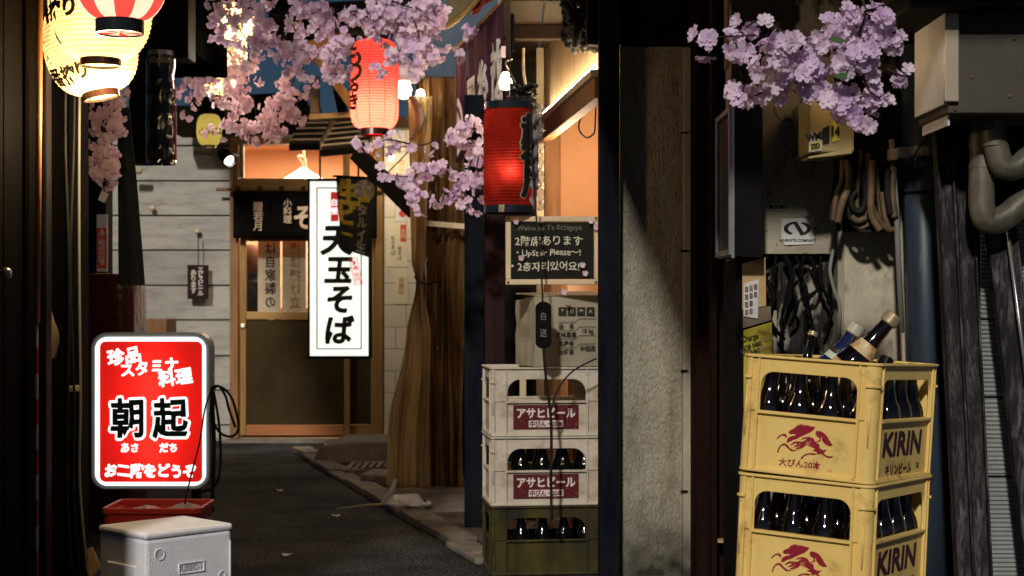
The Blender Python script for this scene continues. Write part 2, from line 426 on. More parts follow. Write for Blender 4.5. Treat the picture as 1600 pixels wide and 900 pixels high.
M['cardboard'] = mat('paper_wrapped_box', (.36,.31,.22), .8, col2=(.28,.24,.17), scale=5, bump=.3, bscale=14)
M['boxink'] = mat('box_ink', (.025,.022,.016), .7)
M['cable'] = mat('black_cable', (.008,.008,.009), .55, spec=.12, col2=(.02,.02,.02))
M['cable_brown'] = mat('taped_brown_cable', (.15,.10,.05), .55, col2=(.07,.045,.025), scale=18, vary=.3)
M['cable_grey'] = mat('grey_cable', (.2,.2,.18), .5)
M['copper'] = mat('copper_pole', (.55,.22,.08), .4, metal=.3, col2=(.4,.2,.1), scale=6, stretch=(1,1,.5))
M['stripe_red'] = mat('stripe_red', (.25,.02,.02), .4)
M['stripe_white'] = mat('stripe_white', (.3,.26,.24), .4)
M['silver'] = mat('silver_metal', (.45,.45,.45), .3, metal=.8, col2=(.3,.3,.3), scale=8)
M['pipeblue'] = mat('blue_grey_pipe', (.030,.045,.065), .42, col2=(.018,.027,.04), scale=4, stretch=(2,2,.5), dirt=(.09,.11,.12), dscale=9, damt=(.6,.68))
M['duct'] = mat('dirty_duct', (.17,.155,.115), .5, metal=.3, col2=(.07,.06,.045), scale=9, bump=.25, bscale=20)
M['weathered'] = mat('weathered_channel', (.022,.018,.020), .75, col2=(.20,.175,.185), scale=55, stretch=(1.3,1.3,.22), bump=.6, bscale=90, contrast=(.46,.74), detail=12, spec=.15, dirt=(.014,.012,.014), dscale=14, damt=(.44,.60))
M['acpanel'] = mat('cabinet_brown_grey', (.07,.06,.046), .6, col2=(.05,.042,.034), scale=4, bump=.1, dirt=(.05,.045,.04), dscale=9, damt=(.62,.72))
M['acside'] = mat('cabinet_lit_side', (.62,.61,.60), .5, col2=(.45,.44,.44), scale=5)  # side made paler than the front, its light put into the colour
M['actrim'] = mat('cabinet_edge_trim', (.45,.38,.28), .4, metal=.4)
M['wallboard'] = mat('grimy_board', (.42,.37,.27), .8, col2=(.27,.23,.165), scale=4, bump=.2, dirt=(.035,.028,.022), dscale=34, damt=(.60,.66), detail=9)
M['beige'] = mat('beige_wall', (.56,.49,.36), .85, col2=(.36,.31,.22), scale=9, bump=.3, bscale=120, dirt=(.10,.07,.045), dscale=5, damt=(.53,.68), stretch=(1,1,.6), detail=9)
M['grime'] = mat('grimy_plaster', (.30,.27,.22), .9, col2=(.02,.017,.015), scale=9, stretch=(1,1,.5), bump=.8, bscale=25, contrast=(.40,.5))
M['graffiti'] = mat('graffiti_line', (.10,.075,.055), .8)
M['white_sticker'] = mat('white_sticker', (.62,.6,.56), .5, col2=(.5,.48,.44), scale=20)
M['black_sticker'] = mat('black_print', (.012,.012,.012), .6)
M['yellow_sticker'] = mat('yellow_print', (.62,.5,.04), .5)
M['yellowposter'] = mat('yellow_poster', (.50,.42,.03), .6, col2=(.4,.33,.03), scale=8)
M['kraft'] = mat('kraft_board', (.50,.34,.15), .8, col2=(.4,.27,.12), scale=5)
M['kraftdark'] = mat('kraft_board_dark', (.2,.15,.1), .8, col2=(.14,.1,.07), scale=5)
M['redstrip'] = mat('dark_red_strip', (.11,.008,.012), .45)
M['reddoor'] = wood('red_brown_door', (.018,.007,.005), (.009,.004,.003), .8, spec=.04)
M['photo_a'] = mat('poster_photo', (.3,.2,.18), .5, col2=(.05,.04,.05), scale=60, vary=.5)
M['poster'] = mat('menu_paper', (.66,.56,.40), .8, col2=(.58,.48,.33), scale=5)
M['redink'] = mat('red_ink', (.45,.05,.03), .7)
M['metersh'] = mat('meter_box_tan', (.42,.33,.15), .6, col2=(.3,.23,.1), scale=7, bump=.15)
M['siding_r'] = mat('grey_corrugated', (.27,.28,.27), .6, col2=(.18,.19,.185), scale=5, stretch=(1,1,.4), dirt=(.1,.1,.1), dscale=4)
M['brownwall'] = mat('brown_rough_wall', (.28,.18,.07), .95, col2=(.12,.08,.04), scale=16, bump=.8, bscale=70)
M['blind'] = wood('bamboo_blind', (.22,.23,.12), (.12,.13,.06), .6, axis=0)
M['gold'] = mat('gold_rope', (.45,.32,.09), .45, col2=(.25,.18,.05), scale=40)
M['redcloth'] = mat('red_cloth', (.40,.035,.012), .8, col2=(.28,.02,.01), scale=14)
M['bark'] = mat('twig_bark', (.03,.02,.017), .8)
M['skin'] = mat('skin', (.5,.3,.2), .5)
M['hair'] = mat('brown_knit_hat', (.13,.04,.012), .8, col2=(.08,.025,.008), scale=40)
M['shirt'] = mat('dark_shirt', (.006,.005,.006), .9)
M['leaf'] = mat('leaf', (.08,.16,.05), .6)

def petal_mat(name, a, b):
    m = bpy.data.materials.new(name); m.use_nodes = True
    nt = m.node_tree; n = nt.nodes; l = nt.links; n.clear()
    out = n.new("ShaderNodeOutputMaterial"); tl = n.new("ShaderNodeBsdfTranslucent"); df = n.new("ShaderNodeBsdfDiffuse")
    mx = n.new("ShaderNodeMixShader"); mx.inputs[0].default_value = .42
    oi = n.new("ShaderNodeObjectInfo"); mc = n.new("ShaderNodeMix"); mc.data_type = 'RGBA'
    nz = n.new("ShaderNodeTexNoise"); nz.inputs["Scale"].default_value = 45
    tc = n.new("ShaderNodeTexCoord"); l.new(tc.outputs["Object"], nz.inputs["Vector"])
    ad = n.new("ShaderNodeMath"); ad.operation = 'ADD'
    l.new(oi.outputs["Random"], ad.inputs[0]); l.new(nz.outputs[0], ad.inputs[1])
    mr = n.new("ShaderNodeMapRange"); mr.inputs[1].default_value = .45; mr.inputs[2].default_value = 1.55
    l.new(ad.outputs[0], mr.inputs[0]); l.new(mr.outputs[0], mc.inputs[0])
    mc.inputs[6].default_value = (*a, 1); mc.inputs[7].default_value = (*b, 1)
    l.new(mc.outputs[2], tl.inputs[0]); l.new(mc.outputs[2], df.inputs[0])
    l.new(df.outputs[0], mx.inputs[1]); l.new(tl.outputs[0], mx.inputs[2]); l.new(mx.outputs[0], out.inputs[0])
    return m
M['petal'] = petal_mat('lavender_pink_petal', (.80,.60,.84), (.96,.82,.91))
M['petal_pink'] = petal_mat('pink_petal', (.86,.60,.72), (.93,.78,.84))

# ------------------------------------------------------------------ ground, kerb, paving
g = MB()
g.grid(lambda u, v: Vector((-40+80*u, -10+120*v, 0)), 8, 8)
tag(g.build('ground', M['asphalt']), kind='structure')

A0 = Vector((-1.56, 11.3, 0)); A1 = Vector((-.10, 6.30, 0)); kd = (A1-A0).normalized(); kn = Vector((-kd.y, kd.x, 0))
if kn.x < 0: kn = -kn
paving = tag(MB().prism([A0+kn*.13+Vector((0,0,.002)), A1+kn*.13+Vector((0,0,.002)), Vector((.5,6.3,.002)), Vector((.5,11.3,.002))], (0,0,.006)).build('pavement', M['block']), kind='structure')
k = 0; t = 0.0; tot = (A1-A0).length
while t < tot - .2:
    ln = rnd.choice([.42,.5,.58]); a = A0 + kd*t; b = A0 + kd*min(t+ln-.014, tot)
    j = rnd.uniform(-.012,.012); h = .035+rnd.uniform(-.008,.012)
    MB().prism([a+kn*j, b+kn*(j+rnd.uniform(-.01,.01)), b+kn*(.13+j), a+kn*(.13+j)], (0,0,h)).build('kerb_stone', M['kerb'], paving, bevel=.008)
    t += ln; k += 1
# brown pavers behind the near end of the kerb
for i in range(5):
    for j in range(3):
        a = A0 + kd*(tot-.05-.31*(i+1)) + kn*(.145+.21*j)
        h = .022+rnd.uniform(0,.012)
        MB().prism([a, a+kd*.298, a+kd*.298+kn*.198, a+kn*.198], (0,0,h)).build('paver', M['paver'], paving, bevel=.006)
# slotted drain slab and flat stone
dr = thing('drain_cover', 'slotted concrete drain cover lying inside the kerb below the stone block', 'drain cover', P(575,740,9.9).xyz*1.0)
dr.location = (X(575,9.9), 9.9, 0.01); MATS[dr.name] = Matrix.Translation(dr.location)
for i in range(6):
    MB().box((X(543+i*11,9.9), 9.72+.02*i, .012), (X(551+i*11,9.9), 10.15, .05)).build('bar', M['kerb'], dr, bevel=.004)
MB().box((X(541,9.9), 9.68, .008), (X(612,9.9), 9.715, .05)).build('rim', M['kerb'], dr, bevel=.004)
MB().box((X(541,9.9), 10.16, .008), (X(612,9.9), 10.2, .05)).build('rim', M['kerb'], dr, bevel=.004)
fs = MB(); y = 9.15
fs.prism([(X(562,y),y,.01),(X(625,y),y-.12,.01),(X(640,y),y+.25,.01),(X(575,y),y+.3,.01)], (0,0,.07))
tag(fs.build('flat_stone', M['kerb'], bevel=.015), 'flat pale stone slab beside the foot of the amber plastic curtain', 'stone')
cb = MB(); y0, y1 = 10.35, 11.0
cb.prism([(X(488,y0)-.02,y0,.01),(X(500,y0),y0,.12),(X(512,y0)+.05,y0+.02,.155),(X(612,y0),y0+.02,.16),(X(612,y0),y0,.01)], (0.02,.62,0))
tag(cb.build('stone_block', M['block'], bevel=.02), 'low sloped concrete block lying before the tiled wall by the kerb', 'stone block')
# pale scraps on the asphalt
for (px,py,lab) in ((438,769,'pale petal scrap on the asphalt nearest the red lit sign'),(448,871,'pale oval petal scrap lying lowest on the asphalt'),(526,809,'small white scrap on the asphalt near the rag'),(512,704,'tiny white scrap on the kerb by the concrete block')):
    y = EYE*F/(py-475); p = Vector((X(px,y), y, .012 if px != 512 else .045))
    m = MB(); pts = []
    for i in range(9):
        a = 2*PI*i/9; r = .013*(1+.3*math.sin(3*a+px)); pts.append(p+Vector((r*math.cos(a)*1.5, r*math.sin(a)*1.6, .004*math.cos(2*a))))
    m.prism(pts, (0,0,.0015)); tag(m.build('petal_scrap', M['white_sticker']), lab, 'scrap')
# rag with stick by the curtain
rag = thing('cleaning_rag', 'crumpled greyish white rag and thin stick lying by the kerb', 'rag', (X(640,8.1),8.1,.01))
m = MB()
def ragf(u, v):
    a = 2*PI*u; ph = v
    r = .11*math.sin(PI*min(max(ph,.02),.98))*(1+.35*mnoise.noise(Vector((math.cos(a)*2, math.sin(a)*2, ph*4))))
    return Vector((X(636,8.1)+r*1.0*math.cos(a)+.05*(ph-.5), 8.1+r*math.sin(a), .045+.035*math.cos(PI*ph)+.02*mnoise.noise(Vector((a*1.3,ph*6,1)))))
m.grid(ragf, 22, 12); m.build('cloth', M['bagwhite'], rag, smooth=True)
m = MB(); m.tube([P(525,801,8.05).xy.to_3d()+Vector((0,0,.02)), Vector((X(575,8.08),8.08,.035)), Vector((X(622,8.1),8.1,.04))], lambda t:.0025+.006*t, 7)
m.build('stick', M['cream_paint'], rag)
m = MB(); m.tube([Vector((X(600,8.1),8.1,.04)), Vector((X(612,8.1),8.1,.10)), Vector((X(618,8.1),8.12,.16))], lambda t:.02-.01*t, 7); m.build('knot', M['bagwhite'], rag)

# ------------------------------------------------------------------ left dark shopfront
lb = thing('dark_shopfront', 'black panelled shopfront on the left with vertical boards', 'building', (-1.3,4.3,0))
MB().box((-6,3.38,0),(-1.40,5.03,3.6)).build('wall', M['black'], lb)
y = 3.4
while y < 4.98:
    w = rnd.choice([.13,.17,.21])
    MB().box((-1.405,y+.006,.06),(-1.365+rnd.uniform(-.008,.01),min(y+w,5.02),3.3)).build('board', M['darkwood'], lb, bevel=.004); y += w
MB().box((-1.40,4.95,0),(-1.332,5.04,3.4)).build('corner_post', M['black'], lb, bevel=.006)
MB().box((-1.40,4.62,0),(-1.345,4.68,3.4)).build('door_stile', M['blackgloss'], lb, bevel=.005)
MB().box((-1.40,4.0,0),(-1.345,4.14,3.4)).build('door_stile', M['blackgloss'], lb, bevel=.005)
kb = MB(); kb.lathe([(.0,0),(.008,.002),(.009,.014),(.015,.02),(.016,.03),(.011,.038),(.002,.04)], Matrix.Rotation(PI/2,4,'Y'), 16, (-1.36,4.22,Z(427,4.22)))
kb.build('door_knob', M['silver'], lb, smooth=True)
# copper coloured pole with red and white tape low down
pl = thing('copper_pole', 'thin vertical copper pole striped red and white low down', 'pole', (X(61,4.5),4.5,0))
MB().tube([(X(58,4.5),4.5,Z(505,4.5)),(X(64,4.5),4.5,2.2)], .0085, 10).build('shaft', M['copper'], pl, smooth=True)
zt = Z(505,4.5); n = 14; seg = zt/n
for i in range(n):
    a = i*seg; x = X(57,4.5)
    MB().tube([(x,4.5,a),(x+.0005,4.5,a+seg-.0006)], .0052, 10).build('stripe', M['stripe_white'] if i%2 else M['stripe_red'], pl)
for i,(a,lab) in enumerate(((104,'dark cable running down the shopfront, leftmost of the three'),(114,'dark cable running down the shopfront, middle of the three'),(124,'dark cable running down the shopfront beside the corner post'))):
    yy = 4.72+.05*i; b = (-1,1,0)[i]
    m = MB(); m.tube(spline([P(a+3,-30,yy),P(a+2*b,200,yy),P(a-4*b,420,yy),P(a+2,620,yy),P(a+1,760,yy),P(a+8+i*3,905,yy)],6), .0045, 6)
    tag(m.build('wall_cable', M['cable_grey'] if i==2 else M['cable'], smooth=True), lab, 'cable', 'cables on the dark shopfront')
# pale cable clip
tag(MB().box(P(113,602,4.84),P(122,612,4.80)).build('cable_clip', M['cream_paint'], bevel=.002), 'small pale clip on the cables of the dark shopfront', 'clip')
# a folded sack half hidden behind the pole
m = MB()
def sack(u,v):
    a = 2*PI*u; r = (.045+.012*math.sin(5*a+v*4))*(.6+.4*math.sin(PI*min(v+.15,1)))
    return Vector((X(66,4.75)+r*math.cos(a)*.9, 4.75+r*math.sin(a)*.5, Z(560,4.75)+v*L(86,4.75)))
m.grid(sack, 20, 10); tag(m.build('hanging_sack', M['kraftdark'], smooth=True), 'brown crumpled sack hanging on the dark shopfront behind the copper pole', 'sack')

# black overhang box of the left building and wrapped lamp
ov = thing('roof_overhang', 'black roof overhang above the wrapped lamp at upper left', 'overhang', (X(270,7),7,2.4))
MB().box((X(150,7),6.8,Z(92,7)),(X(318,7),7.6,3.3)).build('box', M['soot'], ov, bevel=.01)
MB().box((X(205,6.7),6.62,Z(95,6.7)),(X(300,6.7),6.78,3.1)).build('fascia', M['darkwoodx'], ov, bevel=.006)
MB().box((X(206,7),6.95,Z(256,7)),(X(232,7),7.1,Z(95,7))).build('hanging_post', M['black'], ov)
wl_ = thing('wrapped_lamp', 'cylindrical lamp wrapped in shiny black plastic under the overhang', 'lamp', P(252,257,6.6))
m = MB(); r0 = L(22,6.6); zb = Z(257,6.6); zt = Z(88,6.6)
def wrap(u,v):
    a = 2*PI*u; r = r0*(1+.09*mnoise.noise(Vector((math.cos(a)*2.5,math.sin(a)*2.5,v*11)))+.05*mnoise.noise(Vector((math.cos(a)*6,math.sin(a)*6,v*30)))+.04*math.sin(v*22+2*math.sin(a)))
    return Vector((X(251,6.6)+r*math.cos(a), 6.6+r*math.sin(a), zb+(zt-zb)*v))
m.grid(wrap, 32, 40); m.build('plastic_wrap', M['blackwrap'], wl_, smooth=True)
m = MB(); m.lathe([(r0*.98,0),(r0*1.03,.002),(r0*1.03,.03),(r0*.98,.032)], None, 28, (X(251,6.6),6.6,zt-.035)); m.build('tape_band', M['cable_brown'], wl_, smooth=True)
m = MB(); m.lathe([(.0,0),(r0*.97,0),(r0*.97,.02),(0,.021)], None, 28, (X(251,6.6),6.6,zt)); m.build('cap', M['silver'], wl_)
MB().box((X(236,6.6),6.6-r0-.004,Z(250,6.6)),(X(262,6.6),6.6-r0+.002,Z(235,6.6))).build('label', M['blackgloss'], wl_, bevel=.002)
m = MB(); m.tube([P(273,125,6.6),P(275,250,6.6)], .004, 6); m.build('red_cord', M['redink'], wl_)

# closed dark cloth hanging
hc = thing('hanging_cloth', 'long folded black cloth hanging from a hook under the cream lanterns', 'cloth', P(196,450,6.3))
m = MB()
def cl(u,v):
    a = 2*PI*u; w = L(9+ (1-v)*9.0, 6.3); cx = X(184+14*(1-v)**.8+6*v*0, 6.3)
    r = w*(1+.18*math.sin(4*a+3*v))
    return Vector((cx+X(808,6.3)+r*math.cos(a), 6.3+r*.45*math.sin(a), Z(446,6.3)+(Z(168,6.3)-Z(446,6.3))*v))
m.grid(cl, 26, 16); m.build('cloth', M['flag'], hc, smooth=True)
m = MB(); m.tube(spline([P(190,172,6.3),P(186,160,6.3),P(179,156,6.3),P(182,151,6.3),P(189,154,6.3),P(190,140,6.3),P(188,60,6.3)],5), .004, 6); m.build('hook', M['silver'], hc)

# ------------------------------------------------------------------ far grey siding wall
YW = 12.3
sw = thing('siding_wall', 'grey horizontal board wall left of the lit soba shop', 'wall', (X(260,YW),YW,0))
MB().box((X(20,YW),YW+.03,0),(X(359,YW),YW+.35,Z(172,YW))).build('backing', M['black'], sw)
zb = Z(688,YW); rows = [174,228,283,337,391,446,500,556,610,664,690]
for i in range(len(rows)-1):
    z1 = Z(rows[i],YW); z0 = Z(rows[i+1],YW); xo = X(20,YW); xe = X(361,YW)
    m = MB(); m.prism([(xo,YW-.018,z0+.006),(xo,YW+.02,z0+.006),(xo,YW+.02,z1-.003),(xo,YW+.002,z1-.003)], (xe-xo,0,0))
    m.build('plank', M['siding'], sw, bevel=.003)
# wall knobs, hung plaque, box, pipe stub, notice
for (px,py,lab) in ((240,326,'small pale round knob on the grey board wall, highest of two'),(310,362,'small pale round knob that holds the cord of the brown plaque')):
    m = MB(); m.lathe([(.0,0),(.012,.0),(.014,.03),(.02,.04),(.022,.055),(.014,.068),(.0,.07)], Matrix.Rotation(PI/2,4,'X'), 14, P(px,py,YW-.01)); m.build('knob', M['chalkframe'], sw, smooth=True)
pq = thing('hanging_plaque', 'brown wooden plaque with pale vertical writing on the grey board wall', 'plaque', P(309,467,YW-.06))
MB().box((X(293,12.2),12.19,Z(467,12.2)),(X(325,12.2),12.225,Z(414,12.2))).build('board', M['purplepost'], pq, bevel=.004)
MB().tube([P(310,366,12.2),P(310,414,12.2)], .004, 6).build('cord', M['cable'], pq)
text('エ\nビ\nス\nビ\nー\nル', M['labelwhite'], pq, at((X(314,12.2),12.187,Z(440,12.2))), .046, off=.001, lines=.78)
text('あ\nり\nま\nす', M['labelwhite'], pq, at((X(303,12.2),12.187,Z(440,12.2))), .05, off=.001, lines=.9)
MB().box((X(200,11.9),11.75,Z(640,11.9)),(X(267,11.9),12.1,Z(498,11.9))).build('wooden_box', M['brownpost'], bevel=.006)
tag(bpy.data.objects['wooden_box'], 'tall brown wooden box against the grey boards behind the red lit sign', 'box')
m = MB(); m.tube([P(200,266,12.1),P(221,267,12.1)], .026, 12); tag(m.build('pipe_stub', M['cream_paint'], smooth=True), 'short pale pipe stub on the grey boards under the wrapped lamp', 'pipe')
nt_ = thing('red_notice', 'narrow red notice with white vertical writing at the far left wall', 'notice', P(159,425,7.6))
MB().box((X(151,7.6),7.6,Z(424,7.6)),(X(168,7.6),7.606,Z(335,7.6))).build('paper', M['white_sticker'], nt_)
MB().box((X(152,7.6),7.594,Z(419,7.6)),(X(167,7.6),7.599,Z(356,7.6))).build('red_panel', M['redplastic'], nt_)
text('敷\n地\n内\n禁\n煙', M['white_sticker'], nt_, at((X(159.5,7.6),7.592,Z(389,7.6))), .032, off=.0008, lines=.95)
m = MB(); a = P(159.5,359,7.591); m.prism([a+Vector((-.014,0,-.018)), a+Vector((.014,0,-.018)), a+Vector((0,0,.006))], (0,-.0008,0)); m.build('triangle_mark', M['white_sticker'], nt_)
MB().box((X(120,7.7),7.62,0),(X(172,7.7),7.75,3.2)).build('dark_door_jamb', M['black'])
tag(bpy.data.objects['dark_door_jamb'], 'black upright jamb behind the red notice at the alley corner', 'post')
tg = thing('price_tag', 'small white paper tag dangling under the leftmost blossoms', 'tag', P(161,315,6.0))
MB().prism([P(153,312,6.0),P(163,317,6.0),P(170,303,6.0),P(159,298,6.0)], (0,.002,0)).build('paper', M['white_sticker'], tg)
MB().tube([P(164,300,6.0),P(163,285,6.0)], .001, 5).build('string', M['cable'], tg)
# dark red vinyl covered cart
rc = thing('vinyl_covered_cart', 'tall cart under a crumpled dark red vinyl cover at left', 'cart', (X(175,7.5),7.5,0))
m = MB()
def cart(u,v):
    a = 2*PI*u; c, s_ = math.cos(a), math.sin(a)
    e = .35; sx = math.copysign(abs(c)**e, c); sy = math.copysign(abs(s_)**e, s_)
    w = .14*(1+.06*mnoise.noise(Vector((c*2,s_*2,v*5)))); top = Z(428,7.5)
    k_ = 1.0 if v < .93 else max(0.02,(1-v)/.07)
    return Vector((X(165,7.5)+w*sx*k_*1.0, 7.6+.2*sy*k_, .02+(top-.02)*min(v/.93,1)+.01*mnoise.noise(Vector((c,s_,v)))))
m.grid(cart, 40, 30); m.build('cover', M['redvinyl'], rc, smooth=True)
MB().box((X(125,7.5),7.45,.0),(X(200,7.5),7.75,.03)).build('base', M['black'], rc)

# dim yellow lantern with black spotlight
def lantern(name, label, cx, cy, cz, R, H, m_paper, m_ring, ring=.42, n=36, ribs=22, shape='round', power=0, pcol=(1,.75,.4), group=None, bulbz=.5, tilt=0, vribs=False, boff=0.0):
    t = thing(name, label, 'lantern', (cx,cy,cz), (0,tilt,0), group)
    prof = []
    N = ribs*4
    def rad(v):
        if shape == 'round':
            s_ = math.sin(PI*(.0+v)); q = max(0.0, 1-(abs(2*v-1))**2.3)
            return R*(ring+(1-ring)*q**.5)
        q = 1-max(0,(abs(2*v-1)-.62)/.38)**2.2
        return R*(ring+(1-ring)*max(q,0)**.5)
    for i in range(N+1):
        v = i/N; prof.append((rad(v)*(1-.022*abs(math.sin(PI*v*ribs))), (v-.5)*H))
    m = MB(); m.lathe(prof, None, n, cap=False); m.build('paper_shade', m_paper, t, local=True, smooth=True)
    hx = []
    for i in range(ribs*18+1):
        v = i/(ribs*18); a = 2*PI*i/18; hx.append((rad(v)*1.001*math.cos(a), rad(v)*1.001*math.sin(a), (v-.5)*H))
    m = MB(); m.tube(hx, max(.0008, R*.0055), 4); m.build('rib_wire', M['ribwire_red'] if 'red' in name else M['ribwire'], t, local=True)
    rr = rad(0)
    for sgn in (-1, 1):
        z = sgn*H/2; m = MB()
        m.ring([(rr*1.04*math.cos(a),rr*1.04*math.sin(a)) for a in [2*PI*i/28 for i in range(28)]], [(rr*.96*math.cos(a),rr*.96*math.sin(a)) for a in [2*PI*i/28 for i in range(28)]], z-.0 if sgn>0 else z-H*.075, z+H*.075 if sgn>0 else z+.0)
        m.build('ring', m_ring, t, local=True)
    m = MB(); m.lathe([(.001,0),(rr*.93,0),(rr*.93,.004),(.001,.004)], None, 28, (0,0,-H/2-H*.05)); m.build('base_disc', m_paper, t, local=True)
    m = MB(); m.tube([(0,0,H/2),(0,0,H/2+.35)], .003, 6); m.build('cord', M['cable'], t, local=True)
    if vribs:
        for i in range(10):
            a = 2*PI*i/10+.2; m = MB(); m.tube([(rad(v)*1.004*math.cos(a), rad(v)*1.004*math.sin(a), (v-.5)*H) for v in [j/14 for j in range(15)]], .0016, 5); m.build('rib_thread', M['redink'], t, local=True)
    if power:
        ld = bpy.data.lights.new(name+'_bulb', 'POINT'); ld.energy = power; ld.color = pcol; ld.shadow_soft_size = .03
        lo = bpy.data.objects.new(name+'_bulb', ld); C.objects.link(lo); lo.parent = t; lo.location = (0,boff,(bulbz-.5)*H)
    t['rad'] = 1; del t['rad']
    return t, rad

def wrap_text(t, rad, H, body, m, size, ang, z, off=0.0, lines=1.0, lift=.006, tilt=0.0, sx=1.0, name='lettering'):
    """print on the curved paper, ang measured from the side that faces -Y, plus to the right"""
    def fn(v):
        x, y = v.x*math.cos(tilt)-v.y*math.sin(tilt), v.x*math.sin(tilt)+v.y*math.cos(tilt)
        zz = z+y; vv = min(max(zz/H+.5,0),1); r = rad(vv)+lift
        a = ang + x/max(rad(.5),.01)
        return Vector((r*math.sin(a), -r*math.cos(a), zz))
    return text(body, m, t, None, size, off=off, fn=fn, local=True, lines=lines, sx=sx, name=name)

# the two big cream lanterns and the striped one
yl = 4.4
R1 = L(80,yl); H1 = L(160,yl)*1.0
l1, rad1 = lantern('cream_lantern', 'large round cream lantern with black brush writing, front one under the striped lantern', X(157,yl), yl, Z(12,yl), R1, H1, M['cream_paper'], M['lanternring'], ring=.38, power=12, bulbz=.26)
wrap_text(l1, rad1, H1, '番', M['lanternink'], .052, math.radians(-64), -.030, off=.003)
wrap_text(l1, rad1, H1, '搾', M['lanternink'], .056, math.radians(-42), -.026, off=.003)
wrap_text(l1, rad1, H1, 'り', M['lanternink'], .056, math.radians(-20), -.020, off=.003)
wrap_text(l1, rad1, H1, '一', M['lanternink'], .052, math.radians(-88), -.034, off=.003)
wrap_text(l1, rad1, H1, 'brewed from the first press\nserved cold here\nevery evening', M['kraftdark'], .010, math.radians(-40), -.075, lines=1.3)
bottle_icon = [(-.0025,.012),(.0025,.012),(.0025,.004),(.006,-.002),(.006,-.016),(-.006,-.016),(-.006,-.002),(-.0025,.004)]
def wrap_poly(t, rad, H, pts, m, ang, z, s=1.0):
    vs = []
    for x,y in pts:
        zz = z+y*s; r = rad(min(max(zz/H+.5,0),1))+.003; a = ang+x*s/rad(.5); vs.append(Vector((r*math.sin(a),-r*math.cos(a),zz)))
    mb = MB(); mb.add(vs,[tuple(range(len(vs)))]); return mb.build('bottle_mark', m, t, local=True)
wrap_poly(l1, rad1, H1, bottle_icon, M['lanternink'], math.radians(-52), -.092, 1.2)
y2 = 4.62; R2 = L(72,y2); H2 = L(146,y2)
l2, rad2 = lantern('cream_lantern', 'large round cream lantern with black writing hanging tilted behind the front one', X(141,y2), y2, Z(72,y2), R2, H2, M['cream_paper'], M['lanternring'], ring=.38, power=12, tilt=math.radians(-12), bulbz=.35)
wrap_text(l2, rad2, H2, '番', M['lanternink'], .055, math.radians(-50), -.085, off=.002, tilt=-.2)
wrap_text(l2, rad2, H2, '搾', M['lanternink'], .055, math.radians(-26), -.09, off=.002, tilt=-.1)
wrap_text(l2, rad2, H2, 'り', M['lanternink'], .05, math.radians(-5), -.085, off=.002)
wrap_poly(l2, rad2, H2, bottle_icon, M['lanternink'], math.radians(-24), -.145, 1.1)
for i in range(16):   # printed foliage smudges on the side of the shade
    a = math.radians(-82+rnd.uniform(0,34)); z = rnd.uniform(-.045,.05)
    wrap_poly(l2, rad2, H2, [(.006*math.cos(k_)*rnd.uniform(.5,1.6), .004*math.sin(k_)*rnd.uniform(.5,1.6)) for k_ in [j*PI/3 for j in range(6)]], M['kraftdark'] if i%2 else M['crateolive'], a, z, 1.0).name = 'printed_leaf'
# striped red and white lantern
y3 = 4.1; R3 = L(75,y3); H3 = L(140,y3)
l3 = thing('striped_lantern', 'red and white striped lantern with black ring above the cream lanterns', 'lantern', (X(187,y3),y3,Z(-38,y3)))
def rad3(v):
    q = 1-(abs(2*v-1))**2.1; return R3*(.48+.52*max(q,0)**.62)
NS = 12
for s_ in range(NS):
    m = MB()
    m.grid(lambda u,v: Vector((rad3(v)*math.sin(2*PI*(s_+u)/NS+.1)*(1-.008*abs(math.sin(PI*v*18))), -rad3(v)*math.cos(2*PI*(s_+u)/NS+.1)*(1-.008*abs(math.sin(PI*v*18))), (v-.5)*H3)), 5, 54)
    m.build('red_gore' if s_%2 == 0 else 'white_gore', M['red_paper'] if s_%2 == 0 else M['white_paper_lit'], l3, local=True, smooth=True)
rr = rad3(0); cc = [(math.cos(2*PI*i/30),math.sin(2*PI*i/30)) for i in range(30)]
m = MB(); m.ring([(rr*1.04*a,rr*1.04*b) for a,b in cc],[(rr*.97*a,rr*.97*b) for a,b in cc], -H3/2-.035, -H3/2); m.build('ring', M['lanternring_b'], l3, local=True)
m = MB(); m.lathe([(.001,0),(rr*.95,0),(rr*.95,.004),(.001,.004)], None, 28, (0,0,-H3/2-.03)); m.build('base_disc', M['white_paper_lit'], l3, local=True)
m = MB()
for i in range(5):
    a0 = 2*PI*i/5; m.add([Vector((0,0,-H3/2-.0315)), Vector((rr*.93*math.cos(a0),rr*.93*math.sin(a0),-H3/2-.0315)), Vector((rr*.93*math.cos(a0+.6),rr*.93*math.sin(a0+.6),-H3/2-.0315))],[(0,2,1)])
m.build('base_stripes', M['red_paper'], l3, local=True)
MB().tube([(0,0,H3/2-.02),(0,0,H3/2+.3)], .003, 6).build('cord', M['cable'], l3, local=True)
ld = bpy.data.lights.new('striped_bulb','POINT'); ld.energy = .5; ld.color = (1,.8,.6); ld.shadow_soft_size = .03
lo = bpy.data.objects.new('striped_bulb', ld); C.objects.link(lo); lo.parent = l3; lo.location = (0,0,-.02)

# what the big cream lanterns throw around them
ld = bpy.data.lights.new('cream_lantern_glow','POINT'); ld.energy = 19; ld.color=(1,.72,.38); ld.shadow_soft_size=.09
lo = bpy.data.objects.new('cream_lantern_glow', ld); C.objects.link(lo); lo.location = P(170,175,4.55)
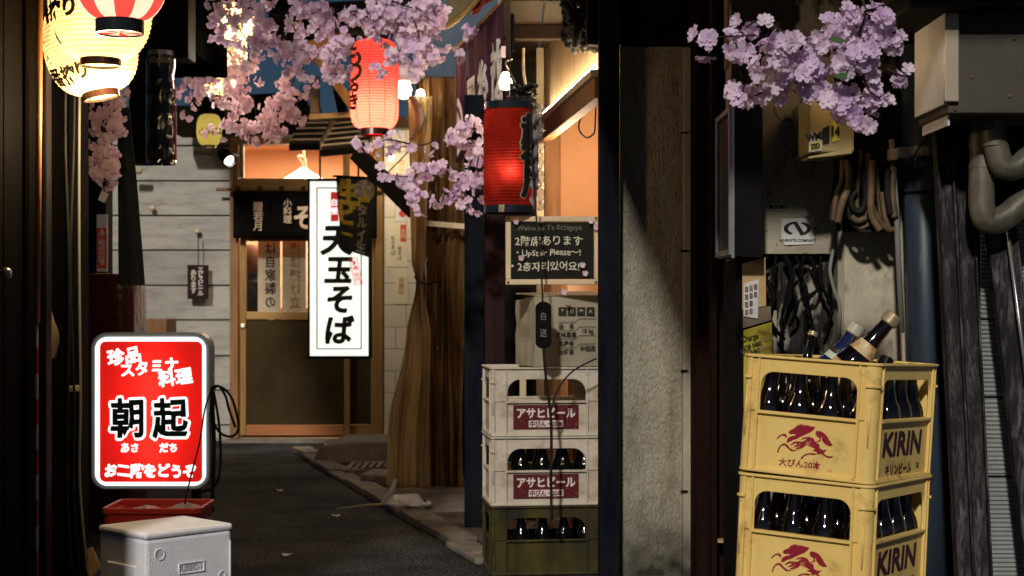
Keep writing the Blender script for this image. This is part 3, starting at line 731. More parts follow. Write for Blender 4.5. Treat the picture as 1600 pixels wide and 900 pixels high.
# receding row of cream lanterns
for i,(px,py,r,yy,mt,pw,lab) in enumerate((
    (368,36,31,7.4,'cream_paper',24,'cream lantern in the receding row, highest, tilted among blossoms'),
    (350,76,36,8.2,'cream_paper',24,'cream lantern in the receding row, second from the top'),
    (344,124,27,9.2,'cream_paper',20,'cream lantern in the receding row, third from the top'),
    (327,203,20,11.6,'cream_paper_dim',.12,'dim yellow lantern on the grey board wall beside a spotlight'))):
    t_, rd = lantern('cream_lantern' if i<3 else 'yellow_lantern', lab, X(px,yy), yy, Z(py,yy), L(r,yy), L(r*1.9 if i<3 else 48,yy), M[mt], M['lanternring'], ring=.5, ribs=12, power=pw, n=28, tilt=math.radians((14,-8,6,0)[i]), group='row of cream lanterns along the alley' if i<3 else None)
    if i in (1,2):
        ld = bpy.data.lights.new('blossom_fill','POINT'); ld.energy = 6.5; ld.color=(1,.84,.70); ld.shadow_soft_size=.09  # unseen fill light added ahead of the lanterns to brighten the blossoms
        lo = bpy.data.objects.new('blossom_fill', ld); C.objects.link(lo); lo.location = P(px+10,py+20,yy-1.25)
    wrap_text(t_, rd, L(r*1.9,yy), '一番' if i<3 else '小料理', M['lanternink'], L(13,yy), math.radians(15), -.02, off=.001)
sp = thing('spotlight', 'small black spotlight with a lit lens under the dim yellow lantern', 'spotlight', P(352,243,11.5))
dv = Vector((.55,-.62,-.55)).normalized(); q = dv.to_track_quat('Z','Y').to_matrix().to_4x4(); o_ = P(345,236,11.5)
m = MB(); m.lathe([(.0,0),(.03,.0),(.045,.04),(.05,.15),(.047,.15),(.04,.13)], q, 20, o_, cap=False); m.build('housing', M['black'], sp, smooth=True)
m = MB(); m.lathe([(.0,.128),(.038,.128),(.038,.134),(0,.135)], q, 20, o_); m.build('lens', M['spotlens'], sp)
m = MB(); m.tube([o_, o_+Vector((0,.5,.02)), Vector((o_.x,YW,o_.z+.04))], .012, 8); m.build('arm', M['black'], sp)
ld = bpy.data.lights.new('spot_beam','SPOT'); ld.energy = 40; ld.spot_size = math.radians(95); ld.color=(1,.93,.78); ld.shadow_soft_size=.03; ld.spot_blend=.6
lo = bpy.data.objects.new('spot_beam', ld); C.objects.link(lo); lo.parent = sp; lo.location = wm(sp).inverted() @ (o_+dv*.16); lo.rotation_euler = Vector((-.35,-.5,.8)).to_track_quat('Z','Y').to_euler()

# ------------------------------------------------------------------ soba shop at the end
ss = thing('soba_shop', 'lit soba shop with wooden sliding doors at the end of the alley', 'building', (X(480,YW),YW,0))
def sbox(name, a, b, y0, y1, m, par=None, bev=.004):
    return MB().box((X(a[0],YW),y0,Z(a[1],YW)),(X(b[0],YW),y1,Z(b[1],YW))).build(name, M[m], par or ss, bevel=bev)
sbox('post', (361,222),(374,684),YW-.06,YW+.08,'brownpost')
sbox('post', (588,222),(599,684),YW-.05,YW+.08,'honey')
sbox('beam', (361,200),(655,226),YW-.07,YW+.1,'honeyx')
sbox('lintel', (375,279),(587,300),YW-.03,YW+.06,'honeyx')
sbox('sill', (355,685),(610,700),YW-.22,YW+.2,'block')
tw = sbox('transom_frame', (375,226),(381,278),YW-.02,YW+.04,'honey')
sbox('transom_bar', (536,226),(546,278),YW-.02,YW+.04,'honey')
sbox('transom_glass', (382,227),(535,278),YW+.008,YW+.012,'glass', bev=0)
sbox('transom_glass', (547,227),(586,278),YW+.008,YW+.012,'glass', bev=0)
for (x0,x1,yo) in ((376,547,0),(535,588,.045)):
    dl = sbox('sliding_door', (x0,300),(x0+9,680),YW+yo-.02,YW+yo+.02,'honey')
    sbox('stile', (x1-9,300),(x1,680),YW+yo-.02,YW+yo+.02,'honey',dl)
    sbox('top_rail', (x0+9.3,368),(x1-9.3,377),YW+yo-.018,YW+yo+.018,'orangewood',dl)
    sbox('upper_glass', (x0+9.3,300),(x1-9.3,367.6),YW+yo-.003,YW+yo+.003,'glass',dl,0)
    sbox('pane', (x0+9.3,377.4),(x1-9.3,486.6),YW+yo-.003,YW+yo+.003,'glass',dl,0)
    sbox('middle_rail', (x0+9.3,487),(x1-9.3,499),YW+yo-.018,YW+yo+.018,'honeyx',dl)
    sbox('lower_panel', (x0+9.3,499.4),(x1-9.3,663.6),YW+yo-.006,YW+yo+.006,'doorpanel',dl,0)
    sbox('bottom_rail', (x0+9.3,664),(x1-9.3,680),YW+yo-.018,YW+yo+.018,'orangewood' if x0<500 else 'honeyx',dl)
    if x0 < 500:
        m = MB(); m.lathe([(.0,0),(.02,.0),(.024,.006),(.018,.012),(.0,.009)], Matrix.Rotation(PI/2,4,'X'), 14, (X(374,YW)+.03,YW-.02,Z(509,YW))); m.build('door_pull', M['actrim'], dl, smooth=True)
# interior room
YB = 14.6
rm = MB(); rm.box((X(330,YW)-.4,YB,0),(X(640,YW)+.6,YB+.05,2.5)); rm.build('room_back_wall', M['salmon'], ss)
MB().box((X(330,YW)-.4,YB-.06,.05),(X(640,YW)+.6,YB-.002,1.78)).build('pale_wainscot', M['poster'], ss)
MB().box((X(330,YW)-.45,YW+.1,0),(X(330,YW)-.4,YB,2.5)).build('room_side_wall', M['salmon'], ss)
MB().box((X(640,YW)+.6,YW+.1,0),(X(640,YW)+.65,YB,2.5)).build('room_side_wall', M['salmon'], ss)
MB().box((X(330,YW)-.4,YW+.1,2.45),(X(640,YW)+.6,YB,2.5)).build('room_ceiling', M['salmon'], ss)
MB().box((X(330,YW)-.4,YW+.1,0.01),(X(640,YW)+.6,YB,.05)).build('room_floor', M['kraftdark'], ss)
MB().box((X(330,YW)-.4,YW+.081,2.36),(X(640,YW)+.6,YW+.099,2.5)).build('room_front_wall', M['salmon'], ss)
MB().box((X(400,YW),13.6,.05),(X(640,YW)+.5,14.0,1.02)).build('counter', M['honeyx'], ss, bevel=.01)
ld = bpy.data.lights.new('soba_room_light','AREA'); ld.energy = 110; ld.size = 1.0; ld.color = (1,.74,.5)
lo = bpy.data.objects.new('soba_room_light', ld); C.objects.link(lo); lo.location = (X(470,YW),13.4,2.42)
pd = thing('pendant_lamp', 'white pendant lamp shade with a knotted cord inside the soba shop', 'lamp', P(474,276,13.0))
m = MB(); m.lathe([(.012,.09),(.03,.08),(.06,.055),(.13,.015),(.16,0)], None, 24, P(474,279,13.0), cap=False); m.build('shade', glow('lit_lamp_shade',(1,.92,.7),2.0), pd, smooth=True, thick=.003)
m = MB(); m.tube(spline([P(474,262,13),P(477,250,13),P(466,244,13),P(478,262,13),P(480,272,13),P(475,240,13),P(476,190,13)],5), .011, 7); m.build('cord', M['cream_paint'], pd, smooth=True)
ld = bpy.data.lights.new('pendant_bulb','POINT'); ld.energy = 25; ld.color=(1,.8,.55); ld.shadow_soft_size=.04
lo = bpy.data.objects.new('pendant_bulb', ld); C.objects.link(lo); lo.location = P(474,290,13.0)
# noren over the doors
nr = thing('black_noren', 'short black noren with peach writing hung across the soba shop doors', 'noren', P(420,300,YW-.1))
yn = YW-.12
MB().tube([P(338,296,yn),P(600,296,yn)], .013, 10).build('rod', M['honey'], nr)
for i in range(4):
    a, b = 364+i*56, 364+i*56+57
    m = MB(); m.grid(lambda u,v: Vector((X(a+(b-a)*u,yn), yn+.008*math.sin(u*9+i)+.004+.012*(i%2), Z(298+ (372-298)*v,yn))), 16, 6); m.build('cloth_panel', M['norenblack'], nr, smooth=True, thick=.002)
for i in range(7):
    px = 372+i*34; m = MB(); m.grid(lambda u,v: Vector((X(px-4+8*u,yn), yn-.016*math.cos(PI*(v-.5)*2), Z(291+10*v,yn))),2,6); m.build('loop', M['norenblack'], nr, thick=.002)
text('贈\n若\n月', M['norenpeach'], nr, at((X(404,yn),yn-.022,Z(338,yn))), .078, off=.001, lines=.95)
text('小\n料\n理', M['norenpeach'], nr, at((X(450,yn),yn-.022,Z(330,yn))), .066, off=.001, lines=.95)
text('そ', M['norenpeach'], nr, at((X(474,yn),yn-.024,Z(340,yn))), .2, off=.006, sx=.8)
# papers inside the glass, seen from behind
for (a,b,body,lab) in ((403,438,'は\n自\n家\n製\nの','paper banner with reversed black writing inside the glass, left one'),(441,478,'揚\nは\n揚\nけ\n立','paper banner with reversed black writing inside the glass, next to the lit soba sign')):
    t_ = thing('window_banner', lab, 'banner', P((a+b)/2,487,YW+.1)); yy = YW+.12
    MB().box((X(a,yy),yy,Z(488,yy)),(X(b,yy),yy+.002,Z(376,yy))).build('paper', M['poster'], t_)
    text(body, M['darkprint'] if a < 440 else M['redbrownlabel'], t_, at((X((a+b)/2+2,yy),yy-.002,Z(430,yy))), .098, off=.0022, sx=-.9, lines=1.06)
# customer behind the glass
def person():
    t_ = thing('person', 'person in a brown knit hat and dark top sitting behind the glass door', 'person', (X(391,13.1),13.1,.30))
    bx, by = X(390,13.1), 13.1
    J = {'pel':(0,0,.50,.13),'wai':(0,.01,.66,.12),'che':(0,.03,.86,.14),'nec':(0,.0,.985,.055),'hd0':(0,-.02,1.06,.075),'hd1':(0,-.015,1.15,.085),'hd2':(0,0,1.20,.06),
         'sl':(-.17,.02,.93,.06),'el':(-.22,-.06,.70,.045),'hl':(-.12,-.24,.70,.03),'sr':(.17,.02,.93,.06),'er':(.22,-.06,.70,.045),'hr':(.12,-.24,.70,.03),
         'kl':(-.1,-.38,.50,.075),'al':(-.1,-.40,.12,.05),'fl':(-.1,-.52,.05,.04),'kr':(.1,-.38,.50,.075),'ar':(.1,-.40,.12,.05),'fr':(.1,-.52,.05,.04)}
    ks = list(J); E_ = [('pel','wai'),('wai','che'),('che','nec'),('nec','hd0'),('hd0','hd1'),('hd1','hd2'),('che','sl'),('sl','el'),('el','hl'),('che','sr'),('sr','er'),('er','hr'),('pel','kl'),('kl','al'),('al','fl'),('pel','kr'),('kr','ar'),('ar','fr')]
    me = bpy.data.meshes.new('body'); me.from_pydata([(J[k_][0],J[k_][1],J[k_][2]-.05) for k_ in ks], [(ks.index(a),ks.index(b)) for a,b in E_], [])
    o = bpy.data.objects.new('body', me); C.objects.link(o); me.materials.append(M['shirt']); o.parent = t_
    sk = o.modifiers.new('skin','SKIN')
    for i,k_ in enumerate(ks): me.skin_vertices[0].data[i].radius = (J[k_][3],J[k_][3]*.85)
    me.skin_vertices[0].data[0].use_root = True
    o.modifiers.new('sub','SUBSURF').render_levels = 2
    m = MB(); m.lathe([(.001,.13),(.05,.12),(.085,.08),(.1,.02),(.1,-.05),(.085,-.09),(.06,-.11)], None, 24, (0,-.005,1.11), cap=False); m.build('knit_hat', M['hair'], t_, local=True, smooth=True)
    m = MB(); m.lathe([(.001,-.1),(.045,-.09),(.075,-.03),(.08,.03),(.05,.07)], None, 20, (0,-.022,1.08), cap=False); m.build('face', M['skin'], t_, local=True, smooth=True)
    m = MB(); m.prism([(-.012,-.1,1.06),(.012,-.1,1.06),(0,-.098,1.10)], (0,-.016,-.004)); m.build('nose', M['skin'], t_, local=True)
    for s_ in (-1,1):
        m = MB(); m.lathe([(.001,0),(.018,.004),(.012,.012)], Matrix.Rotation(s_*PI/2,4,'Y'), 10, (s_*.078,-.02,1.08)); m.build('ear', M['skin'], t_, local=True)
        m = MB(); m.lathe([(.001,0),(.009,.001),(.006,.004)], Matrix.Rotation(PI/2,4,'X'), 8, (s_*.03,-.093,1.10)); m.build('eye', M['black'], t_, local=True)
    t_.rotation_euler = (0,0,math.radians(150)); return t_
person()
bn = thing('bench', 'wooden stool seat under the person inside the soba shop', 'stool', (X(390,13.1),13.1,.05))
MB().box((X(390,13.1)-.18,12.95,.61),(X(390,13.1)+.18,13.3,.66)).build('seat', M['honeyx'], bn)
for sx in (-.15,.15):
    for sy in (13.0,13.25): MB().box((X(390,13.1)+sx-.015,sy-.015,.05),(X(390,13.1)+sx+.015,sy+.015,.61)).build('leg', M['honey'], bn)

# tiled wall right of the doors
tl_ = thing('tiled_wall', 'cream tiled wall between the soba shop doors and the plastic curtain', 'wall', (X(625,YW),YW-.1,0))
yt = YW-.1; MB().box((X(600,yt),yt,0),(X(690,yt),yt+.3,Z(200,yt))).build('backing', M['grout'], tl_)
rows = [203+34.2*i for i in range(15)]
for i,r_ in enumerate(rows[:-1]):
    xs = [600.6,618,652,686] if i%2 else [600.6,635,669]
    for a,b in zip(xs[:-1],xs[1:]):
        MB().box((X(a,yt)+.002,yt-.008,Z(r_+34.2,yt)+.002),(X(b,yt)-.002,yt+.001,Z(r_,yt)-.002)).build('tile', M['tile'], tl_, bevel=.0015)
m = MB(); m.lathe([(.001,.03),(.016,.024),(.02,0),(.015,-.02),(.001,-.026)], None, 14, P(612,246,11.75)); tag(m.build('small_bulb', M['bulb'], smooth=True), 'small added bulb glowing before the clipped menu on the tiled wall', 'bulb')  # bulb added to go with the fill light on the tiled wall
for k_,(a,b,c,d,body,bm,lab) in enumerate(((606,240,637,300,'お品書\nそば\nうどん','soba_black','pale paper menu with clipped corners near the top of the tiled wall'),
        (618,321,636,346,'','redink','small framed picture with a red dish on the tiled wall'),
        (604,350,637,417,'','poster','long paper menu with small vertical writing on the tiled wall'),
        (617,420,637,475,'営\n業\n中','soba_black','narrow pale paper strip on the tiled wall under the long menu'))):
    t_ = thing('wall_poster', lab, 'poster', P((a+c)/2,d,yt)); yy = yt-.012
    x0,x1,z0,z1 = X(a,yy),X(c,yy),Z(d,yy),Z(b,yy); e = .02
    MB().prism([(x0,yy,z0),(x1,yy,z0),(x1,yy,z1-e),(x1-e,yy,z1),(x0+e,yy,z1),(x0,yy,z1-e)], (0,.002,0)).build('paper', M['poster'] if k_ != 1 else M['white_sticker'], t_)
    cx = (x0+x1)/2; cz = (z0+z1)/2
    if k_ == 0:
        ld = bpy.data.lights.new('tile_wall_fill','POINT'); ld.energy = 16; ld.color=(1,.84,.62); ld.shadow_soft_size=.05  # fill light added to brighten the tiled wall
        lo = bpy.data.objects.new('tile_wall_fill', ld); C.objects.link(lo); lo.location = P(612,255,11.75)
    if k_ == 0: text('御\n献\n立', M['redbrownlabel'], t_, at((cx+.03,yy-.002,cz+.03)), .05, lines=.95); text('そ\nば', M['redbrownlabel'], t_, at((cx-.035,yy-.002,cz+.03)), .045, lines=.95)
    if k_ == 1: MB().lathe([(.001,0),(.028,0),(.028,.002),(.001,.002)], Matrix.Rotation(PI/2,4,'X'), 16, (cx+.01,yy-.001,cz)).build('red_dish', M['redink'], t_)
    if k_ == 2:
        text('も\nり\nそ\nば', M['boxink'], t_, at((cx-.03,yy-.002,cz)), .04, lines=.95); text('天\nそ\nば', M['boxink'], t_, at((cx+.02,yy-.002,cz-.06)), .038, lines=.95)
        MB().box((cx+.025,yy-.003,cz+.03),(cx+.07,yy-.001,z1-.005)).build('red_stamp', M['redink'], t_)
        text('名\n物', M['poster'], t_, at((cx+.047,yy-.004,cz+.09)), .04, lines=.95)
    if k_ == 3: text('営\n業\n中', M['redbrownlabel'], t_, at((cx,yy-.002,cz)), .05, lines=.95)

# hanging lit soba sign
sy = 11.5
sg = thing('soba_sign', 'tall glowing white box sign with black soba lettering hanging before the doors', 'sign', P(530,560,sy))
def gb(name, a, b, c, d, y0, y1, m, par, bev=.003): return MB().box((X(a,sy),y0,Z(d,sy)),(X(c,sy),y1,Z(b,sy))).build(name, M[m], par, bevel=bev)
gb('cabinet', 480.5,279,579,561, sy+.004, sy+.14, 'black', sg, .006)
gb('lit_panel', 484.5,283.5,575.5,556, sy-.006, sy+.0035, 'soba_white', sg, 0)
for (a,b,c,d) in ((494.6,293,496.2,545.6),(563.8,293,565.4,545.6),(496.3,293,563.7,294.5),(496.3,544.1,563.7,545.6)):
    gb('border_line', a,b,c,d, sy-.009, sy-.0065, 'soba_black', sg, 0)
text('天', M['soba_black'], sg, at((X(528,sy),sy-.008,Z(376,sy))), .23, off=.010, sx=1.0, shear=.12)
text('玉', M['soba_black'], sg, at((X(530,sy),sy-.008,Z(422,sy))), .21, off=.009, sx=.95, shear=.12)
text('そ', M['soba_black'], sg, at((X(531,sy),sy-.008,Z(468,sy))), .22, off=.009, sx=.95, shear=.1)
text('ば', M['soba_black'], sg, at((X(531,sy),sy-.008,Z(515,sy))), .22, off=.009, sx=.95, shear=.1)
MB().box((X(517,sy),sy-.009,Z(346,sy)),(X(529,sy),sy-.0065,Z(300,sy))).build('red_seal', M['soba_red'], sg)
text('自\n慢', M['sign_letter'], sg, at((X(522.5,sy),sy-.0095,Z(323,sy))), .055, off=.001, lines=1.1)
c0 = P(556,424,sy-.012); tl2 = math.radians(12)
sr = at(c0, 0, tl2); fr = MB()
for (x0_,y0_,x1_,y1_) in ((-.029,-.097,-.024,.097),(.024,-.097,.029,.097),(-.024,.092,.024,.097),(-.024,-.097,.024,-.092)):
    fr.prism([sr @ Vector(p) for p in ((x0_,y0_,0),(x1_,y0_,0),(x1_,y1_,0),(x0_,y1_,0))], (0,.001,0))
fr.build('red_stamp_frame', M['soba_red'], sg)
text('本\n場\n信\n州', M['soba_red'], sg, sr, .044, off=.0008, lines=.95, th=.001)
for px in (500,560): MB().tube([P(px,281,sy+.07),P(px,215,sy+.07),P(px,190,sy+.4)], .008, 6).build('hanger_rod', M['black'], sg)
# black flag hanging in front of it
yf = 11.1
fl = thing('black_flag', 'black hanging flag with gold and grey writing overlapping the lit soba sign', 'flag', P(558,400,yf))
def flg(u,v):
    x = 525+66*u-(u*v)*12-v*0+(v*8)*(1-u); y_ = 276+(112+ 12*u)*v+3*u
    return P(x, y_, yf+.02*math.sin(5*u+2*v)+.015*math.sin(9*v))
m = MB(); m.grid(flg, 20, 24); m.build('cloth', M['flag'], fl, smooth=True, thick=.002)
MB().tube([P(520,275,yf),P(597,279,yf)], .008, 8).build('rod', M['black'], fl)
MB().tube([P(597,279,yf),P(640,235,yf+.2)], .005, 6).build('cord', M['cable'], fl)
def fprint(body, m_, u0, v0, size, off, sx=1.0):
    def fn(v): 
        u = u0+v.x/L(64,yf); w = v0-v.y/L(118,yf); p = flg(u,w); return Vector((p.x,p.y-.006,p.z))
    text(body, m_, fl, None, size, off=off, fn=fn, lines=.98, sx=sx)
fprint('生', M['flaggold'], .29, .20, .19, .011, .9); fprint('ビ', M['flaggold'], .25, .50, .17, .009, .9); fprint('ー', M['flaggold'], .22, .78, .11, .006)
fprint('タ\nル\nイ\n生', M['flaggrey'], .66, .66, .085, .004)
m = MB(); m.lathe([(.001,0),(.075,0),(.075,.002),(.001,.002)], Matrix.Rotation(PI/2,4,'X'), 24, P(569,298,yf-.03)); m.build('round_emblem', M['flaggrey'], fl)
m = MB(); m.box(P(560,308,yf-.034),P(578,316,yf-.033)); m.build('emblem_band', M['flaggold'], fl)

# dark corrugated roof pieces, beams and blue-grey wall above
for (a,b,c,d,e,f_,yy,lab) in ((452,226,500,225,528,183,10.8,'small black corrugated roof piece left of the red lantern foot'),(502,235,575,228,600,192,10.3,'small black corrugated roof piece under the red lantern foot')):
    rf = thing('corrugated_awning', lab, 'awning', P((a+c)/2,b,yy), group='black corrugated awnings before the soba shop')
    m = MB(); p0 = P(a,b,yy); p1 = P(c,d,yy); up = P(a+24,f_,yy+.9)-p0
    nn = 40
    m.grid(lambda u,v: p0+(p1-p0)*u+up*v+Vector((0,0,.018*math.sin(v*nn*1.0))), 2, 60); m.build('corrugated_sheet', M['slate'], rf, thick=.006)
    for kk in range(5):
        MB().beam(p0+up*(kk/5+.05)+Vector((0,-.01,.022)), p1+up*(kk/5+.05)+Vector((0,-.01,.022)), .012, .012).build('rib', M['cream_paint'], rf)
    MB().beam(p0+Vector((0,0,-.02)), p1+Vector((0,0,-.02)), .04, .04).build('front_batten', M['black'], rf)
def beam(name, label, a, b, w, h, m_, cat='beam', bev=.005): return tag(MB().beam(a, b, w, h).build(name, M[m_], bevel=bev), label, cat)
beam('timber_beam', 'pale timber ledge under the blue gap left of the red lantern', P(484,184,10.2), P(552,180,10.2), .1, .035, 'kraft')
beam('timber_beam', 'brown diagonal timber brace left of the red lantern', P(498,92,10.0), P(556,172,10.0), .07, .06, 'brownpost')
beam('timber_beam', 'thick brown timber beam behind the blossoms left of the red lantern', P(455,88,9.8), P(545,64,9.8), .12, .11, 'brownpost')
beam('timber_beam', 'lower brown timber beam behind the blossoms above the blue gap', P(450,62,9.9), P(560,44,9.9), .12, .06, 'darkwoodx')
beam('timber_post', 'short brown timber post standing in the blue gap', P(493,183,10.3), P(491,120,10.3), .07, .06, 'kraftdark', 'post')
beam('timber_post', 'short dark timber post in the middle of the blue gap', P(537,182,10.2), P(520,100,10.3), .05, .05, 'darkwood', 'post')
beam('roof_brace', 'black diagonal brace crossing down to the vinyl curtain', P(556,238,9.9), P(648,330,9.7), .05, .10, 'black', 'brace')
beam('roof_beam', 'wide black roof timber high above the red lantern', P(425,38,10.6), P(660,26,10.6), .3, .20, 'darkwoodx')
beam('roof_beam', 'thin dark rafter slanting behind the upper blossoms', P(420,-10,10.4), P(560,62,10.4), .08, .09, 'black')
beam('roof_beam', 'long dark roof beam above the soba shop transom', P(280,190,12.0), P(500,190,12.0), .2, .22, 'darkwoodx')
beam('roof_beam', 'dark upper roof beam crossing the alley behind the cream lanterns', P(300,165,12.1), P(480,157,12.1), .1, .12, 'black')
tag(MB().box((X(648,13.5),13.4,0),(X(900,13.5),13.9,6)).build('blue_grey_house', M['bluewall']), 'plain blue grey house wall seen above the plastic curtain', 'building')

# ------------------------------------------------------------------ red lantern over the alley
yr = 8.5
lr, radr = lantern('red_lantern', 'long bright red lantern with black writing on its left side', X(585,yr), yr, Z(132,yr), L(38,yr), L(138,yr), M['red_paper'], M['lanternring'], ring=.58, ribs=32, shape='long', power=10, pcol=(1,.74,.42), bulbz=.2, vribs=True)
for ch,z in (('も',.145),('つ',.05),('や',-.035),('き',-.10)):
    wrap_text(lr, radr, L(138,yr), ch, M['lanternink'], .145 if ch in 'もつ' else .095, math.radians(-52), z, off=.005)
    
fd = thing('flood_lamp', 'bright bare lamp with white reflector glowing behind the red lantern', 'lamp', P(633,150,9.0))
m = MB(); m.lathe([(.001,.05),(.03,.045),(.045,.0),(.035,-.045),(.001,-.055)], None, 18, P(631,140,9.0)); m.build('bulb', M['bulb'], fd, smooth=True)
m = MB(); m.lathe([(.02,.13),(.05,.11),(.075,.04),(.08,.0)], None, 20, P(631,128,9.02), cap=False); m.build('reflector', M['white_sticker'], fd, smooth=True, thick=.003)
m = MB(); m.tube([P(631,92,9.02),P(634,60,9.02),P(640,0,9.02)], .005, 6); m.build('cord', M['cable'], fd)
ld = bpy.data.lights.new('flood_bulb','POINT'); ld.energy = 22; ld.color=(1,.76,.45); ld.shadow_soft_size=.05
lo = bpy.data.objects.new('flood_bulb', ld); C.objects.link(lo); lo.location = P(632,150,9.35)
m = MB(); m.lathe([(.001,.04),(.02,.03),(.024,0),(.018,-.03),(.001,-.036)], None, 14, P(657,150,9.0)); tag(m.build('small_bulb', M['bulb'], smooth=True), 'small bright bulb beside the top of the reddish bamboo post', 'bulb')
# ribbon of plastic
m = MB(); m.grid(lambda u,v: P(628+26*math.sin(.6+v*1.9)-6+u*(10+6*math.sin(PI*v)), 150+68*v, 8.9+.03*u), 3, 14); tag(m.build('plastic_strip', M['cream_paint'], smooth=True, thick=.002), 'pale curved plastic strip hanging under the bare lamp', 'strip')
for i,(a,w) in enumerate(((664,16),(681,9))):
    m = MB(); m.tube([P(a,134,9.3),P(a+2,300,9.3),P(a-2,770,9.3)], L(w/2,9.3), 14); tag(m.build('bamboo_post', M['brownpost'], smooth=True), ('thick reddish bamboo post behind the plastic curtain','thin reddish bamboo post right of the thick one')[i], 'post')
# curtain
def curt(name, label, m_, fL, fR, y, top, bot, nf, amp, tie=None):
    t_ = thing(name, label, 'curtain', P(690,bot,y))
    def f(u,v):
        py = top+(bot-top)*v; l_, r_ = fL(v), fR(v)
        q_ = u+.10*mnoise.noise(Vector((u*2.2,v*1.6,nf)))
        d_ = mnoise.noise(Vector((q_*nf*1.1, v*1.3, 3.0)))*1.6+.7*mnoise.noise(Vector((q_*nf*2.6, v*2.2, 7.0)))+.32*mnoise.noise(Vector((q_*nf*5, v*9, 1.0)))+.22*mnoise.noise(Vector((q_*nf*9+v*6, v*16, 5.0)))+.5*math.sin(2*PI*nf*.7*q_+2*v)
        return P(l_+(r_-l_)*u, py, y)+Vector((.02*mnoise.noise(Vector((u*4,v*3,9))), amp*1.25*d_, 0))
    m = MB(); m.grid(f, 110, 90); m.build('sheet', M[m_], t_, smooth=True, thick=.0015)
    return t_
def lerp(pts):
    def f(v):
        for (a,x),(b,y_) in zip(pts[:-1],pts[1:]):
            if v <= b: t_ = (v-a)/(b-a); t_ = t_*t_*(3-2*t_); return x+(y_-x)*t_
        return pts[-1][1]
    return f
c1 = curt('brown_curtain', 'tall brown plastic curtain hanging in folds beside the dark post', 'vinylbrown', lerp([(0,655),(1,662)]), lerp([(0,728),(1,724)]), 9.1, 120, 766, 5, .035)
MB().beam(P(662,765,9.05), P(724,768,9.05), .03, .04).build('hem_weight', M['silver'], c1)
MB().beam(P(655,348,9.0), P(728,354,9.0), .03, .03).build('batten', M['cream_paint'], c1)
c2 = curt('amber_curtain', 'amber plastic curtain tied with a cord at mid height and flaring below', 'vinyl', lerp([(0,638),(.42,643),(.475,652),(.6,634),(.88,606),(1,604)]), lerp([(0,676),(.42,664),(.475,660),(.62,672),(1,672)]), 8.95, 150, 762, 4, .03)
m = MB(); m.tube(spline([P(648,432,8.9),P(656,441,8.86),P(668,444,8.85),P(682,440,8.88),P(688,446,8.9),P(684,452,8.9)],6), .006, 6); m.build('tie_cord', M['cable'], c2)
dk = thing('dark_shop', 'dark timber shop wall behind the plastic curtains', 'building', (X(740,9.6),9.6,0))
MB().box((X(650,9.6),9.6,0),(X(900,9.6),10.6,Z(120,9.6))).build('wall', M['darkwood'], dk)
MB().box((X(726,7.4),7.35,0),(X(756,7.4),7.47,Z(150,7.4))).build('post', M['mast'], dk, bevel=.006)
MB().box((X(757,6.95),6.95,0),(X(789,6.95),7.05,Z(330,6.95))).build('post', M['purplepost'], dk, bevel=.006)
MB().box((X(726,7.3),7.0,Z(-20,7.3)),(X(800,7.3),7.2,Z(-60,7.3))).build('head_beam', M['darkwoodx'], dk)
MB().box((X(786,7.6),7.6,0),(X(838,7.6),7.65,Z(95,7.6))).build('panel', M['black'], dk)

# ------------------------------------------------------------------ orange room behind the mast, ledge with tube lamp
ob = thing('orange_shop', 'lit shop with orange plaster wall, timber post and glowing timber panel', 'building', (X(890,8),8,0))
MB().box((X(870,8.2),8.2,0),(X(1000,8.2),8.3,2.6)).build('wall', M['salmon'], ob)
MB().box((X(851,8.0),8.0,0),(X(876,8.0),8.1,2.5)).build('post', M['brownpost'], ob, bevel=.006)
MB().box((X(838,7.8),7.8,0),(X(850,7.8),7.88,2.3)).build('trim', M['cream_paint'], ob, bevel=.004)
# timber panel with ledge that comes toward the viewer
qa = Vector((X(852,7.85),7.85,0)); qb = Vector((X(945,6.1),6.1,0)); dd = (qb-qa); nd = Vector((-dd.y,dd.x,0)).normalized()
if nd.x > 0: nd = -nd
zl = 1.945
for i in range(9):
    a = qa+dd*(i/9)+Vector((0,0,zl)); b = qa+dd*((i+1)/9-.004)+Vector((0,0,zl))
    MB().prism([a,b,b-nd*.02,a-nd*.02], (0,0,.42)).build('plank', M['palewood'], ob, bevel=.002)
MB().prism([qa+nd*.055+Vector((0,0,zl)),qb+nd*.055+Vector((0,0,zl)),qb-nd*.01+Vector((0,0,zl)),qa-nd*.01+Vector((0,0,zl))], (0,0,-.03)).build('ledge', M['cream_paint'], ob, bevel=.003)
MB().prism([qa+nd*.04+Vector((0,0,zl-.031)),qb+nd*.04+Vector((0,0,zl-.031)),qb-nd*.01+Vector((0,0,zl-.031)),qa-nd*.01+Vector((0,0,zl-.031))], (0,0,-.08)).build('fascia', M['brownpost'], ob, bevel=.003)
m = MB(); m.tube([qa+dd*.12+nd*.032+Vector((0,0,zl+.012)), qa+dd*.98+nd*.032+Vector((0,0,zl+.012))], .009, 10)
tag(m.build('tube_lamp', M['tubelamp'], smooth=True), 'glowing tube lamp lying on the timber ledge left of the mast', 'lamp')
ld = bpy.data.lights.new('orange_room_light','POINT'); ld.energy = 24; ld.color=(1,.68,.42); ld.shadow_soft_size=.1
lo = bpy.data.objects.new('orange_room_light', ld); C.objects.link(lo); lo.location = (X(905,7.5),7.5,1.75)
cl_ = MB(); cl_.tube(spline([P(931,165,7.4),P(930,190,7.4),P(928,208,7.4),P(916,215,7.4),P(905,203,7.4),P(906,188,7.4),P(912,180,7.4)],8), .004, 6)
tag(cl_.build('cable_loop', M['cable'], smooth=True), 'thin black cable loop hanging before the orange wall', 'cable')

